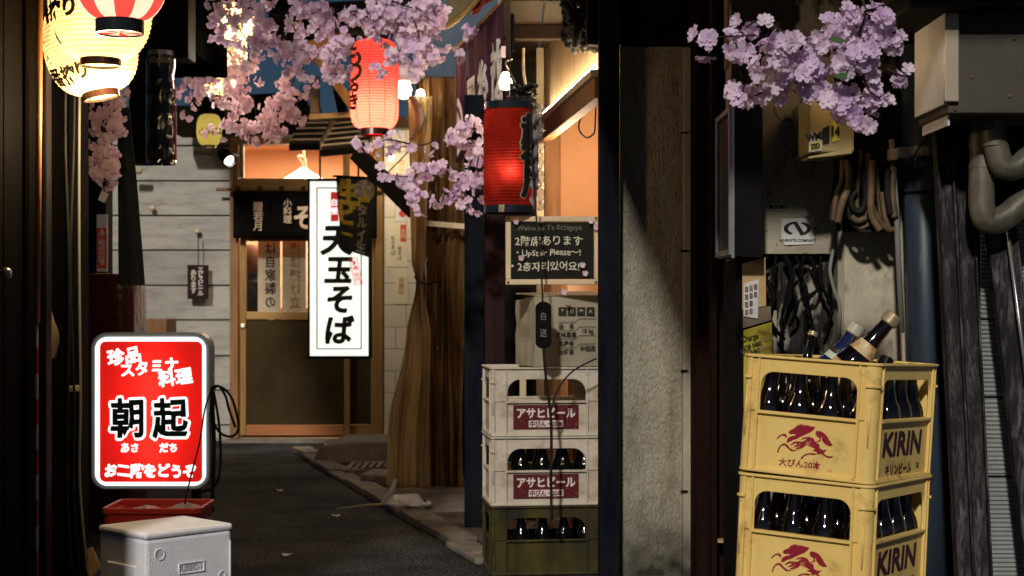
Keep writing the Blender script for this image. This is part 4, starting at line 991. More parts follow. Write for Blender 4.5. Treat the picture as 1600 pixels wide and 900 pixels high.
# soffit and eaves of the right building
so = thing('soffit', 'brown board soffit and eaves of the right hand building', 'eaves', (.7,6,2.3))
x0 = X(798,8.4)
i = 0; xx = x0-.02
while xx < 1.6:
    MB().box((xx+.003,6.05,2.3),(xx+.157,8.8,2.318+.004*(i%2))).build('board', M['soffit'], so, bevel=.002); xx += .16; i += 1
for yy in (6.25,7.15,8.1): MB().box((x0,yy,2.235),(1.6,yy+.06,2.298)).build('batten', M['soffit'], so, bevel=.003)
MB().box((x0-.03,5.95,2.22),(x0,8.8,2.36)).build('barge_board', M['darkwoodx'], so, bevel=.003)
MB().box((.1,3.4,2.30),(3.2,6.04,2.36)).build('eaves_board', M['soffit'], so)
MB().box((.28,5.98,2.02),(1.5,6.04,2.295)).build('header_board', M['darkwoodx'], so, bevel=.004)
tag(MB().box((-2.75,4.3,3.6),(-1.2,11.2,3.7)).build('sun_blocker', M['slate']), 'unseen dark slab added above the alley to block the sun', 'canopy')  # unseen slab, added to keep the sun off the far alley
# tangled dark bundle under the soffit
tb = thing('cable_bundle', 'tangled black cable bundle under the soffit near the mast', 'cables', P(915,60,6.4))
for i in range(16):
    p = [P(882+rnd.uniform(-4,50), 8+rnd.uniform(-30,20), 6.3+rnd.uniform(-.1,.2))]
    for j in range(4): p.append(P(900+rnd.uniform(-20,34), 25+15*j+rnd.uniform(-10,12), 6.3+rnd.uniform(-.12,.15)))
    m = MB(); m.tube(spline(p,5), rnd.uniform(.008,.018), 6); m.build('cable', M['cable'], tb, smooth=True)

# bamboo blind, red banner, plum noren
def hung(name, label, cat, pa, pb, drop, m_, folds, panels=1, amp=.012, rod=True, gap=.01):
    t_ = thing(name, label, cat, (pa+pb)/2)
    d_ = pb-pa; nn_ = Vector((-d_.y,d_.x,0)).normalized()
    fs_ = []
    for i in range(panels):
        u0, u1 = i/panels+gap/2, (i+1)/panels-gap/2
        f = lambda u,v,u0=u0,u1=u1: pa+d_*(u0+(u1-u0)*u)+Vector((0,0,-drop*v))+nn_*(amp*(.3+v)*math.sin(2*PI*folds*u+i*2)+.012*v*math.sin(i*3))
        m = MB(); m.grid(f, 26, 16); m.build('cloth_panel' if panels>1 else 'sheet', M[m_], t_, smooth=True, thick=.002); fs_.append(f)
    if rod: MB().tube([pa-d_*.04, pb+d_*.04], .009, 10).build('rod', M['gold'], t_)
    return t_, fs_
pn_a = Vector((X(712,8.4),8.4,2.39)); pn_b = Vector((X(790,7.0),7.0,2.39))
pn, pf = hung('plum_noren', 'plum coloured noren with white writing and emblem on a bamboo rod', 'noren', pn_a, pn_b, .60, 'noren', 1.5, 4, .007)
for i in range(14):
    p = pn_a+(pn_b-pn_a)*(i/13); MB().lathe([(.011,-.008),(.014,0),(.011,.008)], (pn_b-pn_a).to_track_quat('Z','Y').to_matrix().to_4x4(), 10, p).build('bamboo_joint', M['cream_paint'], pn)
dp = (pn_b-pn_a); lp = dp.length
for i,(ch,zz) in enumerate((('◎',.36),('屋',.30),('後',.27),('越',.24))):
    def fn(v,i=i,zz=zz):
        u = .5+v.x/(lp/4*.98); w = zz/.60+.12-v.y/.60
        p = pf[i](min(max(u,0),1),w); return p+Vector((-dp.y,dp.x,0)).normalized()*.016*(1 if -dp.y < 0 else -1)
    if i == 0:
        pts_o = [(.11*math.cos(a),.15*math.sin(a)) for a in [2*PI*k_/24 for k_ in range(24)]]; m = MB()
        vs = [fn(Vector((x_,y_,0))) for x_,y_ in pts_o]+[fn(Vector((x_*.72,y_*.72,0))) for x_,y_ in pts_o]
        m.add(vs, [(k_,(k_+1)%24,24+(k_+1)%24,24+k_) for k_ in range(24)]); m.build('emblem_ring', M['norenprint'], pn)
        m = MB(); vs = [fn(Vector(p)) for p in ((-.06,.03,0),(.0,.08,0),(.06,.03,0),(.02,-.02,0),(.05,-.08,0),(-.03,-.05,0))]; m.add(vs,[tuple(range(6))]); m.build('emblem_mark', M['norenprint'], pn)
    else:
        text(ch, M['norenprint'], pn, None, .30, off=.012, fn=fn, sx=.95)
bl, _ = hung('bamboo_blind', 'pale green bamboo blind with a gold rope edge at the top', 'blind', Vector((X(697,8.2),8.2,2.9)), Vector((X(765,7.2),7.2,2.9)), .43, 'blind', 1, 1, .006)
MB().tube([Vector((X(697,8.2)+.22*t_,8.2-1.0*t_,2.465-.05*math.sin(PI*t_)*.4)) for t_ in [k_/12 for k_ in range(13)]], .012, 8).build('rope_edge', M['gold'], bl)
hung('red_banner', 'small red cloth banner hanging beside the bamboo blind', 'banner', Vector((X(738,7.6),7.6,2.62)), Vector((X(795,6.9),6.9,2.62)), .20, 'redcloth', 2, 1, .008, rod=False)
m = MB(); m.prism([P(783,72,7.0),P(790,72,7.0),P(790,90,7.0),P(783,90,7.0)], (0,.003,0)); tag(m.build('pink_tag', M['petal_pink']), 'small pink tag hanging right of the plum noren', 'tag')
cbk = thing('hanging_cables', 'thin black wires running down before the plum noren and red lantern', 'cables', P(800,60,6.9))
MB().tube([P(799,-20,6.9),P(800,80,6.9)], .012, 8).build('conduit', M['black'], cbk)
MB().tube(spline([P(818,75,6.5),P(818,110,6.5),P(824,140,6.4),P(836,152,6.3)],6), .006, 6).build('wire', M['cream_paint'], cbk)
MB().tube(spline([P(800,92,6.6),P(790,98,6.5),P(798,115,6.5),P(805,128,6.4)],6), .004, 6).build('wire', M['silver'], cbk)

# ------------------------------------------------------------------ old red lantern with wrap, bulb
yo = 6.15
lq, radq = lantern('old_red_lantern', 'faded red mesh lantern with black rims above the chalkboard', X(797,yo), yo, Z(247,yo), L(42,yo), L(150,yo), M['red_paper_dim'], M['lanternring_b'], ring=.93, ribs=30, shape='long', power=.9, pcol=(1,.85,.7), bulbz=.36, boff=-.082, n=40)
for ch,z in (('越',.10),('後',.0),('屋',-.10)):
    wrap_text(lq, radq, L(150,yo), ch, M['lanternink'], .125, math.radians(57), z, off=.0055, lift=.0065)
    wrap_text(lq, radq, L(150,yo), ch, M['flaggrey'], .125, math.radians(57), z, off=.0095, lift=.0045)
m = MB()
def wr(u,v):
    a = math.radians(40+75*u); r = L(42,yo)*1.06+.012*mnoise.noise(Vector((u*7,v*9,3)))+.008*math.sin(v*40+u*9)
    return Vector((r*math.sin(a)*1.12, -r*math.cos(a), L(165,yo)*(.5-v)))
m.grid(wr, 16, 50); m.build('clear_wrap', M['clearwrap'], lq, local=True, smooth=True)
m = MB(); m.lathe([(.001,.045),(.012,.042),(.018,.028),(.027,.0),(.02,-.022),(.001,-.028)], None, 18, P(790,130,6.25)); bb = tag(m.build('bare_bulb', M['bulb'], smooth=True), 'bare lit bulb just above the faded red lantern', 'bulb')
ld = bpy.data.lights.new('bare_bulb_light','POINT'); ld.energy = .9; ld.color=(1,.8,.5); ld.shadow_soft_size=.03
lo = bpy.data.objects.new('bare_bulb_light', ld); C.objects.link(lo); lo.location = P(788,140,6.18)
tg_ = thing('wire_tangle', 'knot of dark wires and sockets on top of the faded red lantern', 'wires', P(815,150,6.2))
for i in range(12):
    p = [P(792+rnd.uniform(0,40),152,6.15+rnd.uniform(-.05,.08))]
    for j in range(3): p.append(P(800+rnd.uniform(-2,40), 150-8*j+rnd.uniform(-4,4), 6.15+rnd.uniform(-.06,.08)))
    m = MB(); m.tube(spline(p,5), rnd.uniform(.003,.007), 6); m.build('wire', M['cable'], tg_, smooth=True)

# ------------------------------------------------------------------ mast, pillar, door recess
tag(MB().box((X(936,5.9),5.9,0),(X(968,5.9),5.985,2.215)).build('steel_mast', M['mast'], bevel=.005), 'dark blue black steel post between the chalkboard and the stucco pillar', 'post')
pi_ = thing('stucco_pillar', 'rough grey stucco pillar in the middle right of the alley', 'pillar', (X(1020,6),6,0))
m = MB(); xa, xb = X(969,6), X(1066,6)
m.grid(lambda u,v: Vector((xa+(xb-xa)*u, 6.0+.003*mnoise.noise(Vector((u*7,v*40,0)))+.003*mnoise.noise(Vector((u*30,v*180,5))), 2.015*v)), 60, 380)
m.build('face', M['stucco'], pi_, smooth=True)
MB().box((xa,6.008,0),(xb,6.6,2.015)).build('core', M['stucco'], pi_)
MB().box((xb+.001,5.99,0),(X(1087,6),6.6,2.015)).build('corner_trim', M['stuccotrim'], pi_, bevel=.008)
for py in (208,392,579,767): MB().box((X(1063,6),5.982,Z(py+1.5,6)),(X(1074,6),5.989,Z(py-1.5,6))).build('tie', M['black'], pi_)
MB().box((xa-.02,5.9,0),(X(1095,6),6.6,.03)).build('plinth', M['block'], pi_, bevel=.01)
dr_ = thing('red_brown_door', 'dark red brown door frame in the recess right of the stucco pillar', 'door', (X(1105,6),6,0))
MB().box((X(1088,5.8),5.8,0),(X(1112,5.8),6.4,2.2)).build('jamb', M['reddoor'], dr_, bevel=.006)
MB().box((X(1113,5.6),5.6,0),(X(1155,5.6),5.66,2.2)).build('leaf', M['reddoor'], dr_, bevel=.006)
MB().box((X(1112,5.5),5.5,0),(X(1121,5.5),5.58,2.2)).build('stile', M['reddoor'], dr_, bevel=.004)
MB().box((X(1121.5,5.5),5.50,Z(848,5.5)),(X(1147,5.5),5.55,Z(844,5.5))).build('threshold_strip', M['kraft'], dr_)
for (a,b,c,d,mm) in ((1136,420,1146,448,'kraft'),(1137,458,1145,476,'poster'),(1132,518,1146,553,'poster'),(1134,668,1145,684,'white_sticker')):
    MB().box((X(a,5.59),5.593,Z(d,5.59)),(X(c,5.59),5.598,Z(b,5.59))).build('sticker', M[mm], dr_)
MB().box((X(1137,5.58),5.588,Z(550,5.58)),(X(1142,5.58),5.592,Z(541,5.58))).build('print_mark', M['boxink'], dr_)
MB().box((X(1131,5.59),5.595,Z(742,5.59)),(X(1147,5.59),5.599,Z(570,5.59))).build('red_strip', M['redstrip'], dr_)
text('入\n口\n\nEn\nter\n\nA\nS', M['labelwhite'], dr_, at((X(1141,5.58),5.592,Z(690,5.58))), .03, lines=1.0)
# framed display case
dc = thing('display_case', 'tall narrow black display case with a pale metal frame on the wall', 'display case', (X(1160,5),5,Z(415,5)))
xl = .672; MB().box((xl,4.88,1.195),(.765,5.22,1.66)).build('case', M['blackgloss'], dc, bevel=.003)
for (a,b,c,d) in ((4.885,1.2,4.905,1.655),(5.195,1.2,5.215,1.655),(4.906,1.2,5.194,1.218),(4.906,1.637,5.194,1.655)):
    MB().box((xl-.010,a,b),(xl-.0005,c,d)).build('frame', M['silver'], dc, bevel=.002)
MB().box((xl-.003,4.876,1.19),(xl+.006,4.8795,1.66)).build('edge_strip', M['silver'], dc)
MB().box((.70,5.0,.02),(.755,5.3,1.19)).build('downpost', M['black'], dc)

# ------------------------------------------------------------------ right wall with board, grime, stickers
rw = thing('right_wall', 'shabby beige wall with a grimy hole and patched board behind the yellow crates', 'wall', (1.1,5.2,0))
yb = 5.1
MB().box((.72,yb+.14,0),(1.5,yb+.3,2.29)).build('backing', M['grime'], rw)
MB().box((X(1190,yb),yb-.012,Z(397,yb)),(X(1306,yb),yb+.01,Z(90,yb))).build('patched_board', M['wallboard'], rw, bevel=.002)
MB().box((X(1150,yb),yb+.2,Z(90,yb)),(X(1600,yb),yb+.29,2.29)).build('upper_wall', M['brownwall'], rw)
MB().box((X(1311,yb),yb-.02,Z(566,yb)),(X(1424,yb),yb+.12,Z(230,yb))).build('beige_panel', M['beige'], rw, bevel=.003)
MB().box((X(1311,yb),yb-.02,0),(X(1424,yb),yb+.12,Z(568.5,yb))).build('beige_panel', M['beige'], rw, bevel=.003)
MB().box((X(1306,yb),yb-.03,Z(560,yb)),(X(1316,yb),yb+.1,Z(362,yb))).build('edge_batten', M['stuccotrim'], rw, bevel=.003)
m = MB()
m.grid(lambda u,v: Vector((X(1190,yb)+(X(1310,yb)-X(1190,yb))*u, yb+.05+.045*mnoise.noise(Vector((u*5,v*7,0)))+.02*mnoise.noise(Vector((u*15,v*18,2))), Z(398,yb)+(0-Z(398,yb))*v)), 60, 160)
m.build('broken_plaster', M['grime'], rw, smooth=True)
pp = MB(); pp.box((X(1203,yb),yb-.02,0),(X(1212,yb),yb-.005,Z(485,yb))); pp.build('pale_batten', M['stuccotrim'], rw)
for i in range(7):   # melted black cable tangle in the hole
    px = 1198+i*14; p = [P(px+rnd.uniform(-5,5),400,yb-.02)]
    for j in range(1,5): p.append(P(px+rnd.uniform(-13,13)+j*1.5, 400+j*(30+3*(i%3))+rnd.uniform(-12,12), yb-.03+rnd.uniform(-.03,.02)))
    m = MB(); m.tube(spline(p,6), lambda t,i=i:.003+.011*abs(mnoise.noise(Vector((t*9,i*3.3,0))))**.7, 7)
    tag(m.build('charred_cable', M['black'], smooth=True), '%s charred black cable from the left in the grimy wall hole' % ('first','second','third','fourth','fifth','sixth','seventh')[i], 'cable', 'charred cables in the wall hole')
m = MB(); m.tube(spline([P(1306,365,yb-.05),P(1300,400,yb-.05),P(1297,425,yb-.06),P(1304,455,yb-.06),P(1312,480,yb-.06),P(1311,530,yb-.06),P(1312,590,yb-.06)],6), .006, 8)
tag(m.build('grey_cable', M['cable_grey'], smooth=True), 'grey cable curving down the edge of the beige wall', 'cable')
# graffiti
gf = thing('graffiti', 'thin brown graffiti loops drawn on the patched board', 'graffiti', P(1235,200,yb-.02))
for pts in ([(1243,180),(1226,190),(1212,178),(1210,160),(1218,145),(1235,140),(1248,150),(1251,168),(1243,180),(1262,190)],
            [(1252,182),(1240,186),(1228,185),(1240,192),(1230,200),(1216,213)],[(1223,220),(1229,236),(1220,252),(1211,272),(1222,266),(1229,247),(1237,232),(1242,254),(1256,272),(1266,280),(1270,272),(1269,250)]):
    m = MB(); m.tube(spline([P(a,b,yb-.0135) for a,b in pts],6), .0016, 5); m.build('stroke', M['graffiti'], gf)
# oval logo sticker
st = thing('logo_sticker', 'square white sticker with a black oval emblem on the patched board', 'sticker', P(1246,382,yb-.02))
m = MB(); m.prism([P(1221,341,yb-.014),P(1221,376,yb-.014),P(1227,383,yb-.018),P(1272,381,yb-.014),P(1271,341,yb-.014)], (0,-.001,0)); m.build('paper', M['white_sticker'], st)
cc_ = P(1246,357,yb-.0165); a_, b_ = L(21.5,yb), L(11,yb)
def ell(a, k_=1.0, dx=0): return cc_+Vector((a_*(1 if k_ == 1 else .68)*math.cos(a), 0, b_*(1 if k_ == 1 else .74)*math.sin(a)))
m = MB(); arcL = [math.radians(97+8*i) for i in range(19)]; arcR = [math.radians(-76+8*i) for i in range(19)]
for arc in (arcL, arcR):
    vs = [ell(a) for a in arc]+[ell(a,.66) for a in arc]; n_ = len(arc); m.add(vs,[(i,i+1,n_+i+1,n_+i) for i in range(n_-1)])
m.build('oval_mark', M['black_sticker'], st)
m = MB(); m.add([cc_+Vector((L(x_,yb),-.0005,L(z_,yb))) for x_,z_ in ((-8,10.6),(-1,11),(12,-9.4),(5,-10.8))],[(0,1,2,3)]); m.build('slash_mark', M['black_sticker'], st)
text('INFINITE COMPANY', M['black_sticker'], st, at((X(1247,yb),yb-.0165,Z(376,yb))), .012, off=.0003)
t_ = thing('barcode_sticker', 'tiny pale sticker with dark print left of the graffiti tail', 'sticker', P(1213,324,yb-.02))
MB().box((X(1204,yb),yb-.015,Z(329,yb)),(X(1223,yb),yb-.0135,Z(319,yb))).build('paper', M['white_sticker'], t_)
text('BOOM', M['boxink'], t_, at((X(1213,yb),yb-.0155,Z(324,yb))), .016, off=.0012)
# posters under the display case
yp = 4.98
for (pts,mm,lab,body) in (([(1160,412),(1196,402),(1197,478),(1160,484)],'kraft','blank kraft card, top one of the posters left of the wall hole',None),
                     ([(1161,485),(1204,478),(1205,500),(1161,513)],'kraftdark','dull brown card between the photo poster and the yellow posters',None),
                     ([(1162,516),(1206,503),(1206,640),(1162,640)],'yellowposter','yellow poster with dark english writing left of the wall hole','x')):
    t_ = thing('poster', lab, 'poster', P(pts[0][0],pts[3][1],yp))
    MB().prism([P(a,b,yp) for a,b in pts], (0,.003,0)).build('card', M[mm], t_)
    if body:
        tlt = math.radians(14)
        text('Charge\none seat', M['boxink'], t_, at(P(1173,533,yp-.003),0,tlt), .026, off=.0006, lines=.9, sx=.7); text('500yen', M['boxink'], t_, at(P(1173,551,yp-.003),0,tlt), .03, off=.0008, sx=.7)
        text('No.1\nmenu', M['redbrownlabel'], t_, at(P(1195,523,yp-.003),0,tlt), .026, off=.0006, sx=.7, lines=.9); text('Children', M['redbrownlabel'], t_, at(P(1195,543,yp-.003),0,tlt), .02, off=.0006, sx=.7)
t_ = thing('photo_poster', 'pale poster with rows of small pictures left of the wall hole', 'poster', P(1174,500,yp-.01))
MB().prism([P(1162,443,yp-.006),P(1186,436,yp-.006),P(1184,498,yp-.006),P(1162,494,yp-.006)], (0,.003,0)).build('paper', M['white_sticker'], t_)
for i in range(3):
    for j in range(4):
        if (i,j) in ((2,2),(2,3)): continue
        a = 1164+i*7; b = 448-i*2+j*12; MB().box(P(a,b,yp-.0095),P(a+5,b+8,yp-.0085)).build('picture', M['photo_a'], t_)

# warm bulb hidden by the blossoms
m = MB(); m.lathe([(.001,.022),(.012,.017),(.015,0),(.011,-.015),(.001,-.02)], None, 14, P(1326,88,4.75)); wb = tag(m.build('amber_bulb', glow('amber_bulb_glass', (1.0,.55,.18), 9.0), smooth=True), 'small amber bulb glimmering behind the right blossoms above the meter box', 'bulb')
MB().tube([P(1326,80,4.75),P(1328,20,4.8),P(1330,-30,4.9)], .003, 6).build('cord', M['cable'], wb)
ld = bpy.data.lights.new('amber_bulb_light','POINT'); ld.energy = .8; ld.color=(1,.68,.38); ld.shadow_soft_size=.04
lo = bpy.data.objects.new('amber_bulb_light', ld); C.objects.link(lo); lo.location = P(1318,96,4.62)
# meter box and taped cables
mx_ = thing('meter_box', 'tan meter box covered in torn stickers above the taped cables', 'meter box', P(1295,240,4.85))
ym = 4.72
MB().box((X(1265,ym),ym,Z(238,ym)),(X(1335,ym),ym+.3,Z(150,ym))).build('box', M['metersh'], mx_, bevel=.006)
MB().prism([P(1262,245,ym-.004),P(1330,232,ym-.004),P(1332,240,ym-.004),P(1264,248,ym-.004)], (0,.1,0)).build('lip', M['metersh'], mx_, bevel=.002)
for (a,b,c,d,mm) in ((1264,205,1284,238,'white_sticker'),(1300,188,1312,222,'yellow_sticker'),(1286,196,1296,226,'black_sticker')):
    MB().prism([P(a,b+4,ym-.003),P(c,b,ym-.003),P(c,d-3,ym-.003),P(a,d,ym-.003)], (0,.002,0)).build('sticker', M[mm], mx_)
text('WMS', M['boxink'], mx_, at(P(1274,213,ym-.005),0,.2), .03, off=.0015, sx=.8)
MB().prism([P(1266,224,ym-.0055),P(1282,221,ym-.0055),P(1282,232,ym-.0055),P(1266,235,ym-.0055)], (0,.001,0)).build('yellow_patch', M['yellow_sticker'], mx_)
text('ZED', M['boxink'], mx_, at(P(1274,228,ym-.0065),0,.2), .018, off=.001, sx=.8); text('14', M['boxink'], mx_, at(P(1306,205,ym-.005),0,0), .04, off=.002, sx=.7)
cb_ = thing('taped_cables', 'bundle of brown taped cables looping below the meter box', 'cables', P(1345,240,4.9))
ly = [((1304,245),(1305,275),(1302,310),(1298,345)),((1317,248),(1316,280),(1306,310),(1302,345)),((1323,250),(1327,285),(1315,320),(1309,348)),
      ((1345,235),(1343,265),(1339,310),(1342,340),(1352,345),(1352,300),(1350,270)),((1350,270),(1352,310),(1345,330),(1333,325),(1330,310),(1338,300)),((1363,250),(1361,300),(1362,335),(1375,360)),((1370,265),(1373,310),(1378,350)),
      ((1378,300),(1383,340),(1392,362)),((1388,265),(1387,300),(1392,335)),((1335,348),(1345,356),(1358,350)),((1330,338),(1340,345),(1353,340)),((1396,260),(1394,300),(1398,340)),((1332,255),(1332,290),(1326,330),(1335,352),(1350,362),(1372,358)),((1356,240),(1357,290),(1366,330),(1384,356),(1398,358))]
for i,pts in enumerate(ly):
    m = MB(); m.tube(spline([P(a,b,4.93-.02*(i%3)) for a,b in pts],7), .0075+.002*(i%3), 8); m.build('cable', M['cable_brown'] if i%4 else M['cable'], cb_, smooth=True)
MB().box((X(1318,5.04),5.0,Z(362,5.04)),(X(1402,5.04),5.06,Z(215,5.04))).build('backplate', M['black'], cb_)
MB().box((X(1330,5.0),4.99,Z(255,5)),(X(1400,5.0),5.04,Z(120,5))).build('trunking', M['black'], cb_)

# pipe, conduit, clamp, weathered channels
pb_ = thing('drain_pipe', 'thick blue grey drain pipe with a steel hose clamp', 'pipe', (X(1450,4.95),4.95,0))
MB().tube([P(1458,1100,4.95),P(1447,560,4.95),P(1433,-40,4.95)], L(29,4.95), 28).build('pipe', M['pipeblue'], pb_, smooth=True)
m = MB(); c_ = P(1439,238,4.95); rr = L(30,4.95); m.ring([(rr*1.05*a,rr*1.05*b) for a,b in cc],[(rr*1.0*a,rr*1.0*b) for a,b in cc], -.013, .013); m.v = [v+c_ for v in m.v]; m.build('clamp_band', M['silver'], pb_)
MB().box(P(1400,231,4.87),P(1421,247,4.84)).build('clamp_screw', M['silver'], pb_, bevel=.002)
for i in range(9): MB().box(P(1425+i*3,232,4.883),P(1426.2+i*3,244,4.876)).build('clamp_tooth', M['cream_paint'], pb_)
m = MB(); c_ = P(1441,302,4.95); m.ring([(rr*1.01*a,rr*1.01*b) for a,b in cc],[(rr*.99*a,rr*.99*b) for a,b in cc], -.004, .004); m.v = [v+c_ for v in m.v]; m.build('tape_ring', M['black'], pb_)
MB().tube([P(1393,218,4.9),P(1401,340,4.9),P(1409,520,4.9)], .009, 10).build('conduit', M['cable_grey'], pb_, smooth=True)
MB().box(P(1386,234,4.9),P(1402,250,4.86)).build('conduit_clip', M['cream_paint'], pb_, bevel=.002)
MB().tube(spline([P(1470,200,4.9),P(1440,225,4.86),P(1424,250,4.86),P(1405,262,4.9)],6), .003, 6).build('wire', M['cable'], pb_)
for i,(a0,a1,w) in enumerate(((1457,1493,25),(1485,1520,26))):
    ya = 4.62+.03*i
    t_ = thing('weathered_channel', ('peeling steel channel leaning beside the drain pipe, left of two','peeling steel channel leaning beside the drain pipe, right of two')[i], 'steel channel', (X(a1,ya),ya,0), group='peeling channels beside the drain pipe')
    tp, bt = P(a0+w/2,195,ya), P(a1+w/2,905,ya); bt2 = bt+(bt-tp)*.45
    MB().beam(tp, bt2, L(w-3,ya), .04, up=(0,-1,0)).build('web', M['weathered'], t_, bevel=.003)
    for s_ in (-1,1): MB().beam(tp+Vector((s_*L(w/2-1,ya),-.012,0)), bt2+Vector((s_*L(w/2-1,ya),-.012,0)), .006, .05, up=(0,-1,0)).build('flange', M['weathered'], t_, bevel=.001)
tag(MB().box((X(1470,5.0),5.0,0),(X(1600,5.0)+1.5,5.3,Z(180,5.0)+.8)).build('dark_backing_wall', M['black']), 'black wall behind the ducts and peeling channels at right', 'wall')

# ducts
for i,(pts,r,lab) in enumerate(([[(1536,178),(1535,250),(1534,320),(1545,347),(1572,338),(1600,315),(1660,275),(1800,190),(1960,90)],20,'dirty silver duct elbow at far right, lower of two'],
                       [[(1553,178),(1554,215),(1566,258),(1588,262),(1610,245),(1660,216),(1800,140),(1960,50)],19,'dirty silver duct elbow at far right, upper of two'])):
    yy = 4.50-.06*i; t_ = thing('duct_pipe', lab, 'duct', P(pts[3][0],pts[3][1],yy), group='silver ducts under the cabinet')
    MB().tube(spline([P(a,b,yy) for a,b in pts],6), L(r,yy), 22).build('duct', M['duct'], t_, smooth=True)
    for (a,b,c,d) in ((pts[1][0],pts[1][1],0,1),(pts[1][0],pts[1][1]-34,0,1)):
        mm_ = MB(); rr = L(r,yy)*1.05; mm_.ring([(rr*x_,rr*y_) for x_,y_ in cc],[(rr*.94*x_,rr*.94*y_) for x_,y_ in cc],-.006,.006); cpt = P(a,b+10,yy); mm_.v = [v+cpt for v in mm_.v]; mm_.build('seam_ring', M['duct'], t_)
# cabinet top right
ac = thing('metal_cabinet', 'large brown grey metal cabinet, left side made pale as if lit, at the top right corner', 'cabinet', (1.5,4.45,1.58))
xL = X(1482,4.3); z0_ = Z(177,4.3)
MB().box((xL,4.3,z0_),(X(1600,4.3)+.9,4.62,Z(14,4.3))).build('body', M['acpanel'], ac, bevel=.004)
MB().box((xL-.012,4.305,Z(163,4.3)),(xL-.0005,4.615,Z(16,4.3))).build('side_panel', M['acside'], ac, bevel=.002)
MB().box((xL-.014,4.283,Z(160,4.3)),(X(1496,4.3),4.2995,Z(12,4.3))).build('corner_trim', M['actrim'], ac, bevel=.003)
MB().box((xL+.006,4.33,z0_-.03),(xL+.012,4.6,z0_-.0005)).build('bracket', M['acside'], ac, bevel=.001)
MB().box((xL-.13,4.2,Z(11,4.2)),(X(1600,4.2)+.9,4.8,Z(-20,4.2))).build('canopy', M['black'], ac, bevel=.004)
for (px,py) in ((1492,171),(1520,120),(1578,150),(1585,60)): MB().lathe([(.001,0),(.006,.001),(.005,.003),(.001,.004)], Matrix.Rotation(PI/2,4,'X'), 10, (X(px,4.3),4.3,Z(py,4.3))).build('rivet', M['cable_brown'], ac)
# far right corrugated siding with leaning post
cs = thing('corrugated_wall', 'grey corrugated metal wall at the right edge', 'wall', (X(1570,4.8),4.8,0))
ys = 4.75
for (a,b) in ((330,498),(500,620),(622,744),(746,1000)):
    m = MB(); nw = 26
    m.grid(lambda u,v: Vector((X(1532,ys)+u*1.5, ys+.003*math.sin(v*(b-a)*.9), Z(a+1+(b-a-2)*v,ys))), 2, max(10,int((b-a)/1.6))); m.build('corrugated_panel', M['siding_r'], cs, thick=.003)
tag(MB().beam(P(1562,345,4.6), P(1626,905,4.6), .085, .04, up=(0,-1,0)).build('leaning_plank', M['weathered'], bevel=.004), 'peeling dark plank leaning across the corrugated wall at right', 'plank')
m = MB(); m.tube([P(1573,350,4.55),P(1600,560,4.55),P(1616,700,4.55)], .006, 8); tag(m.build('steel_rod', M['silver'], smooth=True), 'thin silver rod running beside the leaning plank', 'rod')

